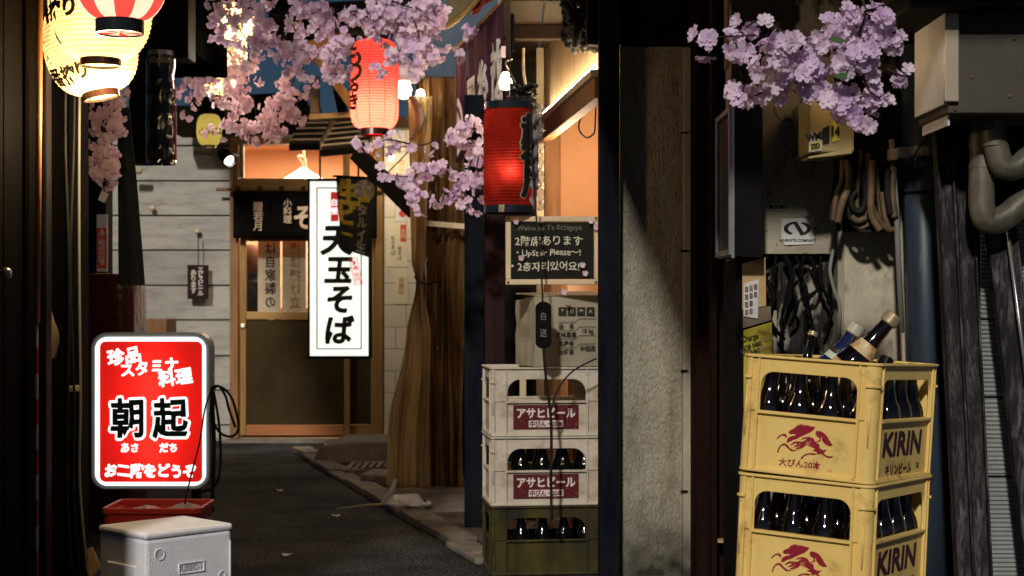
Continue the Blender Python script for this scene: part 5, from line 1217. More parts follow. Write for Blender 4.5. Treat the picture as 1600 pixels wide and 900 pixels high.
# ------------------------------------------------------------------ beer crates
def rrect(w, d, r, n=5):
    out = []
    for cx_, cy_, a0 in ((w/2-r,d/2-r,0),(-w/2+r,d/2-r,PI/2),(-w/2+r,-d/2+r,PI),(w/2-r,-d/2+r,3*PI/2)):
        for i in range(n+1): a = a0+PI/2*i/n; out.append((cx_+r*math.cos(a), cy_+r*math.sin(a)))
    return out
def crate(name, label, m_, w, d, h, loc, rot, group, z1, z2, post, r=.028, ar=.035, nx=5, ny=4):
    t_ = thing(name, label, 'crate', loc, rot, group)
    T = .006
    def panel(half, width, s_, axis):
        # coordinates along the face (a), up (z); face looks outward
        ow = width/2-post
        up = [(-width/2+r*.9,z1),( -ow,z1)]
        k_ = 7
        up += [(-ow, z2-ar)]+[(-ow+ar-ar*math.cos(PI/2*i/k_), z2-ar+ar*math.sin(PI/2*i/k_)) for i in range(1,k_+1)]
        up += [(ow-ar+ar*math.sin(PI/2*i/k_), z2-ar+ar*math.cos(PI/2*i/k_)) for i in range(0,k_+1)]
        up += [(ow,z1),(width/2-r*.9,z1),(width/2-r*.9,h-.004),(-width/2+r*.9,h-.004)]
        seen = []
        for p in up:
            if not seen or (abs(p[0]-seen[-1][0])+abs(p[1]-seen[-1][1])) > 1e-5: seen.append(p)
        def mp(a, z, o): return (a, -s_*(half-o), z) if axis == 'x' else (s_*(half-o), a, z)
        if axis == 'x': mp = lambda a,z,o: (a*s_, -s_*(half-o), z)
        else: mp = lambda a,z,o: (s_*(half-o), a*s_, z)
        def push(pts, o, th): 
            q_ = [Vector(mp(a,z,o)) for a,z in pts]; q2 = Vector(mp(0,0,o+th))-Vector(mp(0,0,o))
            return q_, q2
        m = MB(); q_, v_ = push(seen, .004, T); m.prism(q_, v_); m.build('side_frame', m_, t_, local=True, bevel=.0012)
        m = MB(); q_, v_ = push([(-width/2+r*.9,.0),(width/2-r*.9,.0),(width/2-r*.9,z1-.0005),(-width/2+r*.9,z1-.0005)], .009, T); m.prism(q_, v_); m.build('side_panel', m_, t_, local=True, bevel=.001)
        m = MB(); q_, v_ = push([(-ow-.004,z1-.006),(ow+.004,z1-.006),(ow+.004,z1+.002),(-ow-.004,z1+.002)], -.002, .02); m.prism(q_, v_); m.build('sill_rib', m_, t_, local=True, bevel=.0015)
        for sg_ in (-1,1):
            m = MB(); a = sg_*(ow+.006); q_, v_ = push([(a-.003,.008),(a+.003,.008),(a+.003,h-.006),(a-.003,h-.006)], -.001, .009); m.prism(q_, v_); m.build('vertical_rib', m_, t_, local=True, bevel=.001)
        m = MB(); q_, v_ = push([(-width/2+r,.0),(width/2-r,.0),(width/2-r,.012),(-width/2+r,.012)], .0015, .01); m.prism(q_, v_); m.build('foot_rail', m_, t_, local=True, bevel=.002)
    panel(d/2, w, 1, 'x'); panel(d/2, w, -1, 'x'); panel(w/2, d, 1, 'y'); panel(w/2, d, -1, 'y')
    for sx_ in (-1,1):
        for sy_ in (-1,1):
            cx_, cy_ = sx_*(w/2-r), sy_*(d/2-r); a0 = math.atan2(sy_,sx_)-PI/4
            pts = [(cx_+r*math.cos(a0+PI/2*i/7), cy_+r*math.sin(a0+PI/2*i/7)) for i in range(8)]+[(cx_+(r-T)*math.cos(a0+PI/2*(7-i)/7), cy_+(r-T)*math.sin(a0+PI/2*(7-i)/7)) for i in range(8)]
            m = MB(); m.prism([(a,b,.0) for a,b in pts], (0,0,h-.003)); m.build('corner_post', m_, t_, local=True)
            pts = [(cx_+(r+.006)*math.cos(a0+PI/2*i/7), cy_+(r+.006)*math.sin(a0+PI/2*i/7)) for i in range(8)]+[(cx_+(r-T)*math.cos(a0+PI/2*(7-i)/7), cy_+(r-T)*math.sin(a0+PI/2*(7-i)/7)) for i in range(8)]
            m = MB(); m.prism([(a,b,h-.062) for a,b in pts], (0,0,.006)); m.build('corner_flange', m_, t_, local=True, bevel=.0015)
            am = a0+PI/4+(.35 if sx_*sy_>0 else -.35); q0 = Vector((cx_+(r+.001)*math.cos(am), cy_+(r+.001)*math.sin(am), .0))
            m = MB(); m.tube([q0+Vector((0,0,h*.30)),q0+Vector((0,0,h*.5)),q0+Vector((0,0,h*.74))], lambda t:.0045*(.35+.65*math.sin(PI*t)), 8); m.build('corner_rib', m_, t_, local=True, smooth=True)
    o1 = rrect(w+.010,d+.010,r+.005); i1 = rrect(w-.014,d-.014,r-.007)
    m = MB(); m.ring(o1,i1,h-.007,h); m.build('rim', m_, t_, local=True, bevel=.002)
    m = MB(); m.ring(rrect(w+.004,d+.004,r+.002), rrect(w-.014,d-.014,r-.007), .0, .007); m.build('base_rim', m_, t_, local=True, bevel=.002)
    m = MB(); m.box((-w/2+.01,-d/2+.01,.007),(w/2-.01,d/2-.01,.014)); m.build('floor_plate', m_, t_, local=True)
    for i in range(1,ny):
        x_ = -w/2+w*i/ny; MB().box((x_-.002,-d/2+.016,.015),(x_+.002,d/2-.016,z1-.02)).build('divider', m_, t_, local=True)
    for i in range(1,nx):
        y_ = -d/2+d*i/nx; MB().box((-w/2+.016,y_-.002,.0145),(w/2-.016,y_+.002,z1-.026)).build('divider', m_, t_, local=True)
    return t_

# yellow stack: three crates, leaning to the right as they go up
KW, KD, KH = .365, .45, .300
yaw = math.radians(34)          # near corner at the right
beast = dict(head=[(320,240),(345,215),(400,190),(440,150),(500,130),(560,135),(620,150),(725,170),(690,215),(640,250),(560,285),(500,315),(440,345),(400,355),(345,385),(305,400),(300,360),(320,325),(370,300),(440,285),(400,270),(345,275),(320,255)],
 foreleg=[(140,340),(165,305),(215,275),(270,265),(300,300),(290,330),(255,300),(215,295),(185,320),(150,350)],
 lower_foreleg=[(160,540),(175,470),(215,425),(265,400),(310,420),(350,465),(400,495),(470,500),(440,515),(380,520),(325,480),(270,435),(225,445),(195,490),(185,535)],
 body=[(360,420),(420,375),(500,375),(550,375),(610,335),(560,340),(515,355),(545,320),(630,305),(700,325),(730,370),(790,405),(810,470),(860,490),(920,485),(870,535),(790,560),(760,520),(690,500),(740,480),(690,455),(640,445),(600,425),(560,460),(500,490),(430,490),(480,455),(520,430),(440,460),(400,460),(470,410),(430,405),(370,435)],
 hind=[(720,535),(640,535),(580,560),(535,600),(530,630),(555,625),(580,585),(640,562),(720,565),(790,550)],
 hind_foot=[(860,530),(900,560),(940,575),(1010,575),(1010,600),(940,605),(890,580),(840,550)],
 tail=[(725,250),(745,220),(800,225),(860,250),(910,300),(950,360),(1005,430),(940,435),(880,410),(830,350),(825,300),(815,340),(820,365),(770,382),(740,372),(790,355),(790,325),(745,295)])
KX, KY = X(1305,4.15)+.01, 4.22
stack = []
for k_ in range(3):
    lean = math.radians((2.0,2.6,3.6)[k_])
    zz = (.0,.302,.604)[k_]+.002; xx_ = KX+(-.012,-.004,.008)[k_]
    lab = ('lowest yellow beer crate of the leaning stack, mostly out of frame','middle yellow beer crate of the stack with a crimson running beast emblem','top yellow beer crate with a running beast emblem and mixed bottles sticking out')[k_]
    R_ = Matrix.Rotation(lean,4,'Y') @ Matrix.Rotation(-yaw,4,'Z')
    kc = crate('yellow_beer_crate', lab, M['yellow'], KW, KD, KH, (xx_,KY+(.0,.003,.0)[k_],zz), tuple(R_.to_euler()), 'stack of yellow beer crates', KH*.52, KH*.86, .052)
    stack.append(kc)
    s_ = .155/870
    for nm, pts in beast.items():
        m = MB(); q_ = []
        for a,b in pts:
            a2 = (a-575)*s_; b2 = -((b-370)-(a-575)*.085)*s_
            q_.append(Vector((a2-.002, -KD/2+.0085, KH*.30+b2)))
        m.add(q_, [tuple(range(len(q_)))]); m.build('emblem_'+nm, M['crimson'], kc, local=True)
    text('大びん20本', M['crimson'], kc, at((-.012,-KD/2+.0088,KH*.105)), .021, off=.0005, sx=1.1, local=True)
    text('DO', M['crimson'], kc, at((.07,-KD/2+.0088,KH*.075)), .008, local=True)
    text('KIRIN', M['darkprint'], kc, at((KW/2-.0086,.0,KH*.315),PI/2), .082, off=.004, sx=1.35, shear=.12, local=True)
    text('キリンビール', M['darkprint'], kc, at((KW/2-.0086,-.02,KH*.10),PI/2), .030, off=.0012, sx=1.05, local=True)
    text('03', M['darkprint'], kc, at((KW/2-.0086,.12,KH*.11),PI/2), .02, off=.0008, local=True)

# bottles
def bottle_obj(label, group, m_glass, cap=None, labels=(), H=.288, Rb=.036, neck=.013):
    t_ = thing('beer_bottle', label, 'bottle', (0,0,0), group=group)
    prof = [(.001,0),(Rb*.92,.0),(Rb,.006),(Rb,H*.50),(Rb*.97,H*.545),(Rb*.86,H*.60),(Rb*.66,H*.655),(neck*1.45,H*.72),(neck*1.12,H*.80),(neck,H*.90),(neck*1.0,H*.955),(neck*1.2,H*.96),(neck*1.2,H*.975),(neck*1.0,H*.985),(neck*1.0,H),(.001,H)]
    MB().lathe(prof,None,20,cap=False).build('glass', m_glass, t_, local=True, smooth=True)
    if cap: MB().lathe([(.001,H*1.006),(neck*1.22,H*1.006),(neck*1.30,H*1.0),(neck*1.30,H*.925),(neck*1.18,H*.915),(neck*1.02,H*.912)],None,22,cap=False).build('cap', cap, t_, local=True, bevel=.001)
    for (a,b,mm) in labels:
        def rp(z):
            for (r0_,z0_),(r1_,z1_) in zip(prof[1:-1],prof[2:]):
                if z0_ <= z <= z1_ and z1_ > z0_: return r0_+(r1_-r0_)*(z-z0_)/(z1_-z0_)
            return Rb
        MB().lathe([(rp(a+(b-a)*i/6)+.0008, a+(b-a)*i/6) for i in range(7)],None,20,cap=False).build('label', mm, t_, local=True, smooth=True)
    return t_
for ci,(kc,gl) in enumerate(((stack[2],'top'),(stack[1],'middle'))):
    base = None
    lab = ('dark brown beer bottle standing inside the top yellow crate' if ci == 0 else 'dark brown beer bottle standing inside the middle yellow crate')
    grp = 'brown bottles inside the %s yellow crate' % gl
    W_ = wm(kc)
    for i in range(4):
        for j in range(5):
            if ci == 0 and (i,j) in ((1,2),(2,2),(0,3),(3,1)): continue
            px_, py_ = -KW/2+KW*(i+.5)/4, -KD/2+KD*(j+.5)/5
            px_ *= .93; py_ *= .94
            if base is None:
                o = base = bottle_obj(lab, grp, M['bottle'], labels=((.06,.12,M['redbrownlabel']),), H=.282)
            else:
                o = copy_tree(base)
            o['label'] = lab
            if j == 0: o['label'] = '%s bottle from the left in the emblem side of the %s yellow crate' % (('first','second','third','fourth')[i], gl)
            elif i == 3: o['label'] = '%s bottle from the back in the lettered side of the %s yellow crate' % (('fourth','third','second','first')[j-1], gl)
            o.matrix_world = W_ @ Matrix.Translation((px_,py_,.016)) @ Matrix.Rotation(rnd.uniform(0,6),4,'Z')
            lx, ly_, lz = o.matrix_world.translation; MATS[o.name] = o.matrix_world.copy()
def lean_bottle(lab, pb, pt, yb_, yt_, H, **kw):
    a, b = P(*pb, yb_), P(*pt, yt_); d_ = (b-a).normalized()
    o = bottle_obj(lab, None, H=H, **kw)
    o.matrix_world = Matrix.Translation(b-d_*H) @ d_.to_track_quat('Z','Y').to_matrix().to_4x4(); return o
lean_bottle('navy blue bottle with pale cap leaning out of the top yellow crate', (1292,580),(1341,508), 4.27,4.25, .32, m_glass=M['bottleblue'], cap=M['cappale'], labels=((.10,.165,M['palelabel']),(.208,.225,M['palelabel']),(.228,.239,M['crateolive'])), Rb=.046, neck=.0175)
lean_bottle('brown bottle with gold cap and label leaning furthest out of the top yellow crate', (1322,580),(1398,492), 4.23,4.21, .35, m_glass=M['bottle'], cap=M['capgold'], labels=((.215,.25,M['goldlabel']),(.11,.17,M['goldlabel'])), Rb=.048, neck=.0185)
lean_bottle('slim black bottle standing highest at the left of the top yellow crate', (1256,580),(1271,517), 4.20,4.21, .31, m_glass=M['bottleblack'], labels=((.222,.230,M['goldlabel']),(.296,.308,M['capgold'])), Rb=.036, neck=.0105)
lean_bottle('black capped bottle with a swing top at the right of the top yellow crate', (1368,600),(1386,560), 4.2,4.22, .27, m_glass=M['bottleblack'], cap=M['blackgloss'], Rb=.036, neck=.014)

# white crates with box
AW, AD, AH = .435, .33, .268
ayaw = math.radians(7)
ax_, ay_ = X(842,6.25)+.01, 6.35
for k_ in range(3):
    mm = (M['crateolive'],M['cratewhite'],M['cratewhite'])[k_]
    lab = ('dirty olive beer crate at the bottom of the white stack','middle white beer crate with a maroon label, full of dark bottles','top empty white beer crate with a maroon label under the paper wrapped box')[k_]
    kc = crate('white_beer_crate' if k_ else 'olive_beer_crate', lab, mm, AW, AD, AH-.002, (ax_,ay_,AH*k_+.003), (0,0,ayaw), 'stack of white and olive beer crates', AH*.50, AH*.82, .065, r=.014, ar=.05)
    if k_:
        MB().box((-.13,-AD/2+.0055,AH*.10),(.125,-AD/2+.0085,AH*.45)).build('maroon_label', M['maroon'], kc, local=True)
        text('アサヒビール', M['labelwhite'], kc, at((-.002,-AD/2+.005,AH*.335)), .043, off=.0016, sx=.90, local=True)
        MB().box((-.07,-AD/2+.004,AH*.13),(.065,-AD/2+.0053,AH*.225)).build('white_strip', M['labelwhite'], kc, local=True)
        text('中びん・20本', M['maroon'], kc, at((-.002,-AD/2+.0035,AH*.178)), .024, off=.0008, sx=.9, local=True)
    if k_ < 2:
        base = None; W_ = wm(kc)
        for i in range(5):
            for j in range(2 if k_ else 1):
                if base is None: o = base = bottle_obj('dark bottle standing inside the %s crate of the white stack' % ('middle','bottom')[1-k_] if k_ else 'dark bottle standing inside the olive bottom crate', 'dark bottles inside the %s crate of the white stack' % ('olive','middle')[k_], M['bottleblack'], H=.24, Rb=.033)
                else: o = copy_tree(base)
                o['label'] = '%s dark bottle from the left, %s row of the %s crate in the white stack' % (('first','second','third','fourth','fifth')[i], ('front','back')[j], ('olive','middle')[k_])
                o.matrix_world = W_ @ Matrix.Translation((-AW/2+AW*(i+.5)/5*.96, -AD/2+.06+.085*j, .016))
# paper wrapped carton
bx_ = thing('wrapped_carton', 'grey paper wrapped carton printed with handling symbols on the white crates', 'carton', (X(865,6.25),6.3,.808))
bw, bd, bh = .29, .28, Z(463,6.2)-.808
Mb = Matrix.Translation((X(877,6.2),6.20+bd/2,.808)) @ Matrix.Rotation(math.radians(15),4,'Z')
def bxf(u,v,face):
    n_ = .004*mnoise.noise(Vector((u*4,v*4,face)))
    if face == 0: return Mb @ Vector((-bw/2+bw*u, -bd/2+n_, bh*v))
    if face == 1: return Mb @ Vector((-bw/2+n_*2, bd/2-bd*u, bh*v*(1-.06*(1-u))))
    if face == 2: return Mb @ Vector((bw/2+n_, -bd/2+bd*u, bh*v))
m = MB()
for f_ in range(3): m.grid(lambda u,v: bxf(u,v,f_), 14, 14)
m.grid(lambda u,v: Mb @ Vector((-bw/2+bw*u,-bd/2+bd*v,bh-.002-.015*math.sin(PI*u)*math.sin(PI*v))), 8, 8)
m.build('wrapper', M['cardboard'], bx_, smooth=False)
MB().prism([Mb @ Vector((-bw/2,-bd/2-.003,bh)), Mb @ Vector((bw/2+.02,-bd/2-.003,bh)), Mb @ Vector((bw/2+.02,bd/2,bh+.02)), Mb @ Vector((-bw/2,bd/2,bh+.01))], (0,0,.004)).build('flap', M['cardboard'], bx_)
def bt(body, x_, z_, size, **kw): text(body, M['boxink'], bx_, Mb @ at((x_,-bd/2-.006,z_)), size, **kw)
for i in range(4):
    x_ = -.035+.038*i; z_ = bh-.058
    m = MB(); m.prism([Mb @ Vector((x_-.016,-bd/2-.0055,z_-.016)), Mb @ Vector((x_+.016,-bd/2-.0055,z_-.016)), Mb @ Vector((x_+.016,-bd/2-.0055,z_+.016)), Mb @ Vector((x_-.016,-bd/2-.0055,z_+.016))], (0,-.0008,0)); m.build('symbol_square', M['boxink'], bx_)
    sh = ([(-.006,.008),(.006,.008),(0,-.002)], [(-.006,-.008),(-.003,-.008),(-.003,.008),(-.006,.008)], [(-.01,0),(-.006,.007),(.006,.007),(.01,0)], [(-.008,-.008),(0,.008),(.008,-.008),(0,-.003)])[i]
    m = MB(); m.add([Mb @ Vector((x_+a,-bd/2-.0072,z_+b)) for a,b in sh],[tuple(range(len(sh)))])
    if i == 1: m.add([Mb @ Vector((x_+.009+a,-bd/2-.0072,z_+b)) for a,b in sh],[tuple(range(len(sh)))])
    m.build('symbol', M['cardboard'], bx_)
for r_,(s1,s2) in enumerate((('品　名',''),('正味重量','15 kg'),('生産者',''),('出荷者','中国産'))):
    z_ = bh-.103-.033*r_
    bt(s1, -.02, z_-.012, .021, off=.0006)
    if s2: bt(s2, .068, z_+.0, .022, off=.0006)
    m = MB()
    for (x0_,x1_,za,zb_) in ((-.05,.018,z_+.003,z_+.003),(.018,.034,z_+.003,z_+.017),(.034,.1,z_+.017,z_+.017)):
        m.prism([Mb @ Vector((x0_,-bd/2-.0056,za)), Mb @ Vector((x1_,-bd/2-.0056,zb_)), Mb @ Vector((x1_,-bd/2-.0056,zb_+.0018)), Mb @ Vector((x0_,-bd/2-.0056,za+.0018))], (0,-.0005,0))
    m.build('printed_line', M['boxink'], bx_)
# chalkboard
ck = thing('chalkboard', 'small chalkboard in a cream frame with handwritten welcome lines', 'chalkboard', P(862,445,6.12))
yc = 6.12
def cbx(name,a,b,c,d,y0,y1,m_,bev=.003): return MB().box((X(a,yc),y0,Z(d,yc)),(X(c,yc),y1,Z(b,yc))).build(name, M[m_], ck, bevel=bev)
cbx('slate', 799,347,928,436, yc, yc+.01, 'chalkboard', 0)
cbx('frame', 790,338,935,346.5, yc-.008, yc+.012,'chalkframe'); cbx('frame', 790,436.5,935,445, yc-.008, yc+.012,'chalkframe')
cbx('frame', 790,346.7,798.5,436.3, yc-.008, yc+.012,'chalkframe'); cbx('frame', 928.5,346.7,935,436.3, yc-.008, yc+.012,'chalkframe')
for (a,b) in ((794,341),(931,341),(794,441),(931,441)): MB().lathe([(.001,.004),(.005,.003),(.006,0)], Matrix.Rotation(PI/2,4,'X'), 10, (X(a,yc),yc-.0085,Z(b,yc))).build('screw', M['brownpost'], ck)
jit = lambda v: Vector((v.x+.0030*mnoise.noise(Vector((v.x*45,v.y*70,0)))+.12*v.y*mnoise.noise(Vector((v.x*22,0,2))), v.y*(1+.18*mnoise.noise(Vector((v.x*26,1,1))))+.0035*mnoise.noise(Vector((v.x*40,v.y*50,4)))+.003*math.sin(v.x*24)-.01*v.x, v.z))
text('Welcome To Echigoya', M['chalkdim'], ck, at((X(858,yc),yc-.001,Z(357,yc))), .027, off=.0002, pre=jit)
text('・2階席あります', M['chalk'], ck, at((X(852,yc),yc-.001,Z(376,yc))), .040, off=.0004, pre=jit)
text('・UpStair Please〜!', M['chalk'], ck, at((X(857,yc),yc-.001,Z(396,yc))), .032, off=.0003, pre=jit)
text('・2층자리있어요!', M['chalk'], ck, at((X(852,yc),yc-.001,Z(416,yc))), .038, off=.0004, pre=jit)
# cord with black switch box
cd = thing('inline_switch', 'black rounded switch box on a cord hanging before the wrapped carton', 'switch', P(849,545,6.0))
yq = 6.0
MB().tube(spline([P(828,150,6.05),P(832,260,6.05),P(838,340,6.0),P(846,430,yq),P(848,475,yq)],6), .0035, 6).build('cord', M['cable'], cd, smooth=True)
MB().tube(spline([P(849,545,yq),P(853,590,yq),P(861,660,yq),P(861,740,yq),P(862,812,yq)],6), .0055, 6).build('cord', M['cable'], cd, smooth=True)
MB().tube(spline([P(861,640,yq),P(872,608,6.02),P(895,580,6.03),P(932,560,6.05)],6), .0035, 6).build('cord', M['cable'], cd, smooth=True)
pts = [(849+ (12.5)*math.cos(a), (482 if math.sin(a) > 0 else 534)-11*math.sin(a)) for a in [2*PI*i/28 for i in range(28)]]
MB().prism([P(a,b,yq-.012) for a,b in pts], (0,.03,0)).build('housing', M['black'], cd, bevel=.003)
text('白', M['cable_grey'], cd, at((X(849,yq),yq-.0135,Z(494,yq))), .032, sx=.8); text('送', M['cable_grey'], cd, at((X(849,yq),yq-.0135,Z(520,yq))), .034, sx=.8)
# things seen behind the empty top crate
MB().box((X(812,7.1),7.1,0),(X(822,7.1),7.16,1.0)).build('upright', M['cream_paint'], ob)
MB().box((X(888,7.3),7.3,0),(X(925,7.3),7.4,.9)).build('low_panel', M['orangewood'], ob)

# ------------------------------------------------------------------ red lit sign, bin, foam box
ySg = 6.0
rs = thing('red_lit_sign', 'glowing red rounded sign with white border and brush lettering on the ground at left', 'sign', P(235,765,ySg))
def rr2(a,b,c,d,r,y,n=8):
    out = []
    for cx_,cy_,a0 in ((c-r,b+r,0),(a+r,b+r,PI/2),(a+r,d-r,PI),(c-r,d-r,3*PI/2)):
        for i in range(n+1): an = a0+PI/2*i/n; out.append(P(cx_+r*math.cos(an), cy_-r*math.sin(an), y))
    return out
def yring(outer, inner, depth):
    m = MB(); n_ = len(outer); D = Vector((0,depth,0))
    m.add(outer+[p+D for p in outer]+inner+[p+D for p in inner], [f for i in range(n_) for j in [(i+1)%n_] for f in ((i,j,n_+j,n_+i),(2*n_+j,2*n_+i,3*n_+i,3*n_+j),(j,i,2*n_+i,2*n_+j),(n_+i,n_+j,3*n_+j,3*n_+i))]); return m
MB().prism(rr2(142,520,328,765,24,ySg+.101), (0,.05,0)).build('cabinet_back', M['sign_frame'], rs, bevel=.004)
yring(rr2(142,520,328,765,24,ySg), rr2(150,528,320,757,17,ySg), .10).build('cabinet', M['sign_frame'], rs, bevel=.004)
yring(rr2(148.5,526.5,321.5,759,19,ySg-.006), rr2(154,532,318,755,10,ySg-.006), .0055).build('white_border', M['sign_white'], rs)
m = MB(); q_ = rr2(152.5,530.5,319.5,756.5,12,ySg-.0045); m.add(q_, [tuple(range(len(q_)))]); m.build('white_backing', M['sign_white'], rs) if False else None
m = MB(); q_ = rr2(156.0,533.5,316,753,9,ySg-.0065); m.add(q_, [tuple(range(len(q_)))[::-1]]); m.build('red_panel', M['sign_red'], rs)
yring(rr2(153.5,531.5,318.5,755.5,11,ySg-.0064), rr2(156.2,533.7,315.8,752.8,9,ySg-.0064), .0003).build('white_lip', M['sign_white'], rs)
ld = bpy.data.lights.new('sign_tube','AREA'); ld.shape = 'RECTANGLE'; ld.size = .035; ld.size_y = .42; ld.energy = .75; ld.color = (1,.93,.85)
lo = bpy.data.objects.new('sign_tube', ld); C.objects.link(lo); lo.location = P(238,640,ySg).xyz+Vector((0,.088,0)); lo.rotation_euler = (math.radians(-90),0,0)
for (a,b) in ((141.5,575),(328.5,590),(328.5,705),(141.5,700)): MB().lathe([(.001,.008),(.005,.006),(.006,0)], Matrix.Rotation(PI/2 if a>200 else -PI/2,4,'Y'), 10, (X(a,ySg),ySg+.05,Z(b,ySg))).build('side_screw', M['silver'], rs)
brush = lambda v: Vector((v.x+.0032*mnoise.noise(Vector((v.x*38,v.y*38,0)))-.05*v.y*math.sin(v.y*30), v.y+.0034*mnoise.noise(Vector((v.x*34,v.y*34,7)))+.03*abs(v.x)*math.sin(v.x*40), v.z))
def rt(body, px, py, size, off, mm='sign_letter', tilt=0.0, sx=1.0, lift=.012, shear=0.0, th=.0004): text(body, M[mm], rs, at((X(px,ySg),ySg-lift,Z(py,ySg)),0,tilt), size, off=off, sx=sx, shear=shear, pre=brush)
rt('珍品', 195, 556, .064, .0028, tilt=.12); rt('スタミナ', 235, 573, .056, .0026, tilt=.14); rt('料理', 275, 589, .064, .0028, tilt=.12)
rt('朝', 201, 653, .160, .0115, sx=.86); rt('起', 268, 653, .160, .0115, sx=.86)
rt('朝', 201, 653, .152, .0045, 'sign_dark', sx=.86, lift=.0135); rt('起', 268, 653, .152, .0045, 'sign_dark', sx=.86, lift=.0135)
rt('あさ', 204, 699, .036, .002); rt('だち', 264, 699, .036, .002)
rt('お二階をどうぞ', 236, 735, .053, .0032, sx=.93)
for px in (170,300): MB().box((X(px,6.05),6.04,.0),(X(px+10,6.05),6.10,Z(764,6.05))).build('leg', M['black'], rs)
MB().box((X(165,6.05),5.98,.0),(X(315,6.05),6.16,.03)).build('foot', M['black'], rs, bevel=.004)
cr_ = thing('coiled_cable', 'loose black cable coiled at the right side of the red lit sign', 'cable', P(345,620,6.1))
for pts,r_ in (([(326,617),(334,604),(348,606),(362,622),(371,652),(372,672),(362,682),(345,677),(334,660),(330,640),(328,620)],.005),([(326,620),(340,603),(352,618),(358,640),(368,668)],.005),([(330,605),(334,680),(333,740),(331,800)],.008),([(334,612),(343,670),(344,730),(335,760),(310,770)],.005)):
    MB().tube(spline([P(a,b,6.02) for a,b in pts],6), r_, 7).build('loop', M['cable'], cr_, smooth=True)
MB().tube(spline([P(330,610,5.95),P(320,640,5.93),P(312,690,5.92),P(298,745,5.8),P(288,790,5.75)],6), .0035, 6).build('lead', M['cable'], cr_, smooth=True)
# red bin with white bags
rb = thing('red_bin', 'red plastic bin with white bags in it below the lit sign', 'bin', (X(247,5.7),5.7,0))
cx_ = X(247,5.7); Rt = rrect(L(154,5.7),.28,.03); Ri = rrect(L(154,5.7)-.024,.256,.02); Rbt = rrect(L(126,5.7),.24,.03)
m = MB(); zt_ = .337; n_ = len(Rt)
vs = [(cx_+a,5.72+b,.0) for a,b in Rbt]+[(cx_+a*.97,5.72+b*.97,zt_-.02) for a,b in Rt]+[(cx_+a*.97*.93,5.72+b*.93,zt_-.02) for a,b in Ri]+[(cx_+a*.93,5.72+b*.9,.02) for a,b in Rbt]
fs_ = [tuple(range(n_))[::-1]]
for lv in range(3): fs_ += [(lv*n_+i,lv*n_+(i+1)%n_,(lv+1)*n_+(i+1)%n_,(lv+1)*n_+i) for i in range(n_)]
fs_ += [tuple(range(3*n_,4*n_))]; m.add(vs,fs_); m.build('tub', M['redplastic'], rb)
m = MB(); m.ring([(a,b) for a,b in Rt],[(a,b) for a,b in Ri],zt_-.022,zt_); m.v = [v+Vector((cx_,5.72,0)) for v in m.v]; m.build('rim', M['redplastic'], rb, bevel=.004)
for i,(px,s_,lab) in enumerate(((225,.085,'knotted white bag in the red bin, left of two'),(288,.095,'crumpled white bag in the red bin, right of two'))):
    m = MB(); c_ = Vector((X(px,5.75),5.76,.27))
    def bg_(u,v):
        a = 2*PI*u; ph = PI*v; n2 = 1+.22*mnoise.noise(Vector((math.cos(a)*1.7+i*5,math.sin(a)*1.7,v*4)))
        return c_+Vector((s_*n2*math.sin(ph)*math.cos(a), s_*.9*n2*math.sin(ph)*math.sin(a), -s_*.62*n2*math.cos(ph)))
    m.grid(bg_, 30, 18); tag(m.build('white_bag', M['bagwhite'], smooth=True), lab, 'bag', 'white bags in the red bin')
# styrofoam box
sb = thing('foam_box', 'grey white styrofoam box standing at the lower left before the red bin', 'box', (-1.052,4.6,0), (0,0,math.radians(46)))
fx, fy, fz = .30, .25, .391
MB().box((0,0,0),(fx,fy,fz-.021)).build('tub', M['foam'], sb, local=True, bevel=.010)
MB().box((-.003,-.003,fz-.020),(fx+.003,fy+.003,fz)).build('lid', M['foam'], sb, local=True, bevel=.008)
MB().box((fx-.010,-.004,.01),(fx-.004,.002,fz-.05)).build('edge_rib', M['foam'], sb, local=True, bevel=.003)
lbm = MB(); lbm.ring([(.155-.045,.275-.016),(.155+.045,.275-.016),(.155+.045,.275+.016),(.155-.045,.275+.016)],[(.155-.042,.275-.013),(.155+.042,.275-.013),(.155+.042,.275+.013),(.155-.042,.275+.013)],-.004,.002)
lbm.v = [Vector((v.x, v.z, v.y)) for v in lbm.v]; lbm.build('stamp_frame', M['foam'], sb, local=True)
text('USEC-1', M['acside'], sb, at((.155,-.001,.275)), .024, off=.001, local=True)
for (a,b,r_) in ((.045,.325,.018),(.045,.22,.018),(.265,.24,.012)):
    m = MB(); m.lathe([(r_,0),(r_,.004),(r_*.8,.004),(r_*.8,.001),(.001,.001)], Matrix.Rotation(PI/2,4,'X'), 20, (a,.001,b), cap=False); m.build('moulded_disc', M['foam'], sb, local=True)
MB().box((-.006,.05,.16),(.001,.2,.29)).build('side_boss', M['foam'], sb, local=True, bevel=.01)
# cardboard scrap by the wall
m = MB(); m.prism([P(140,905,4.95),P(158,886,4.95),P(143,855,4.95),P(136,858,4.95)], (0,.01,0)); tag(m.build('cardboard_scrap', M['kraft']), 'torn cardboard scrap between the foam box and the dark shopfront', 'scrap')

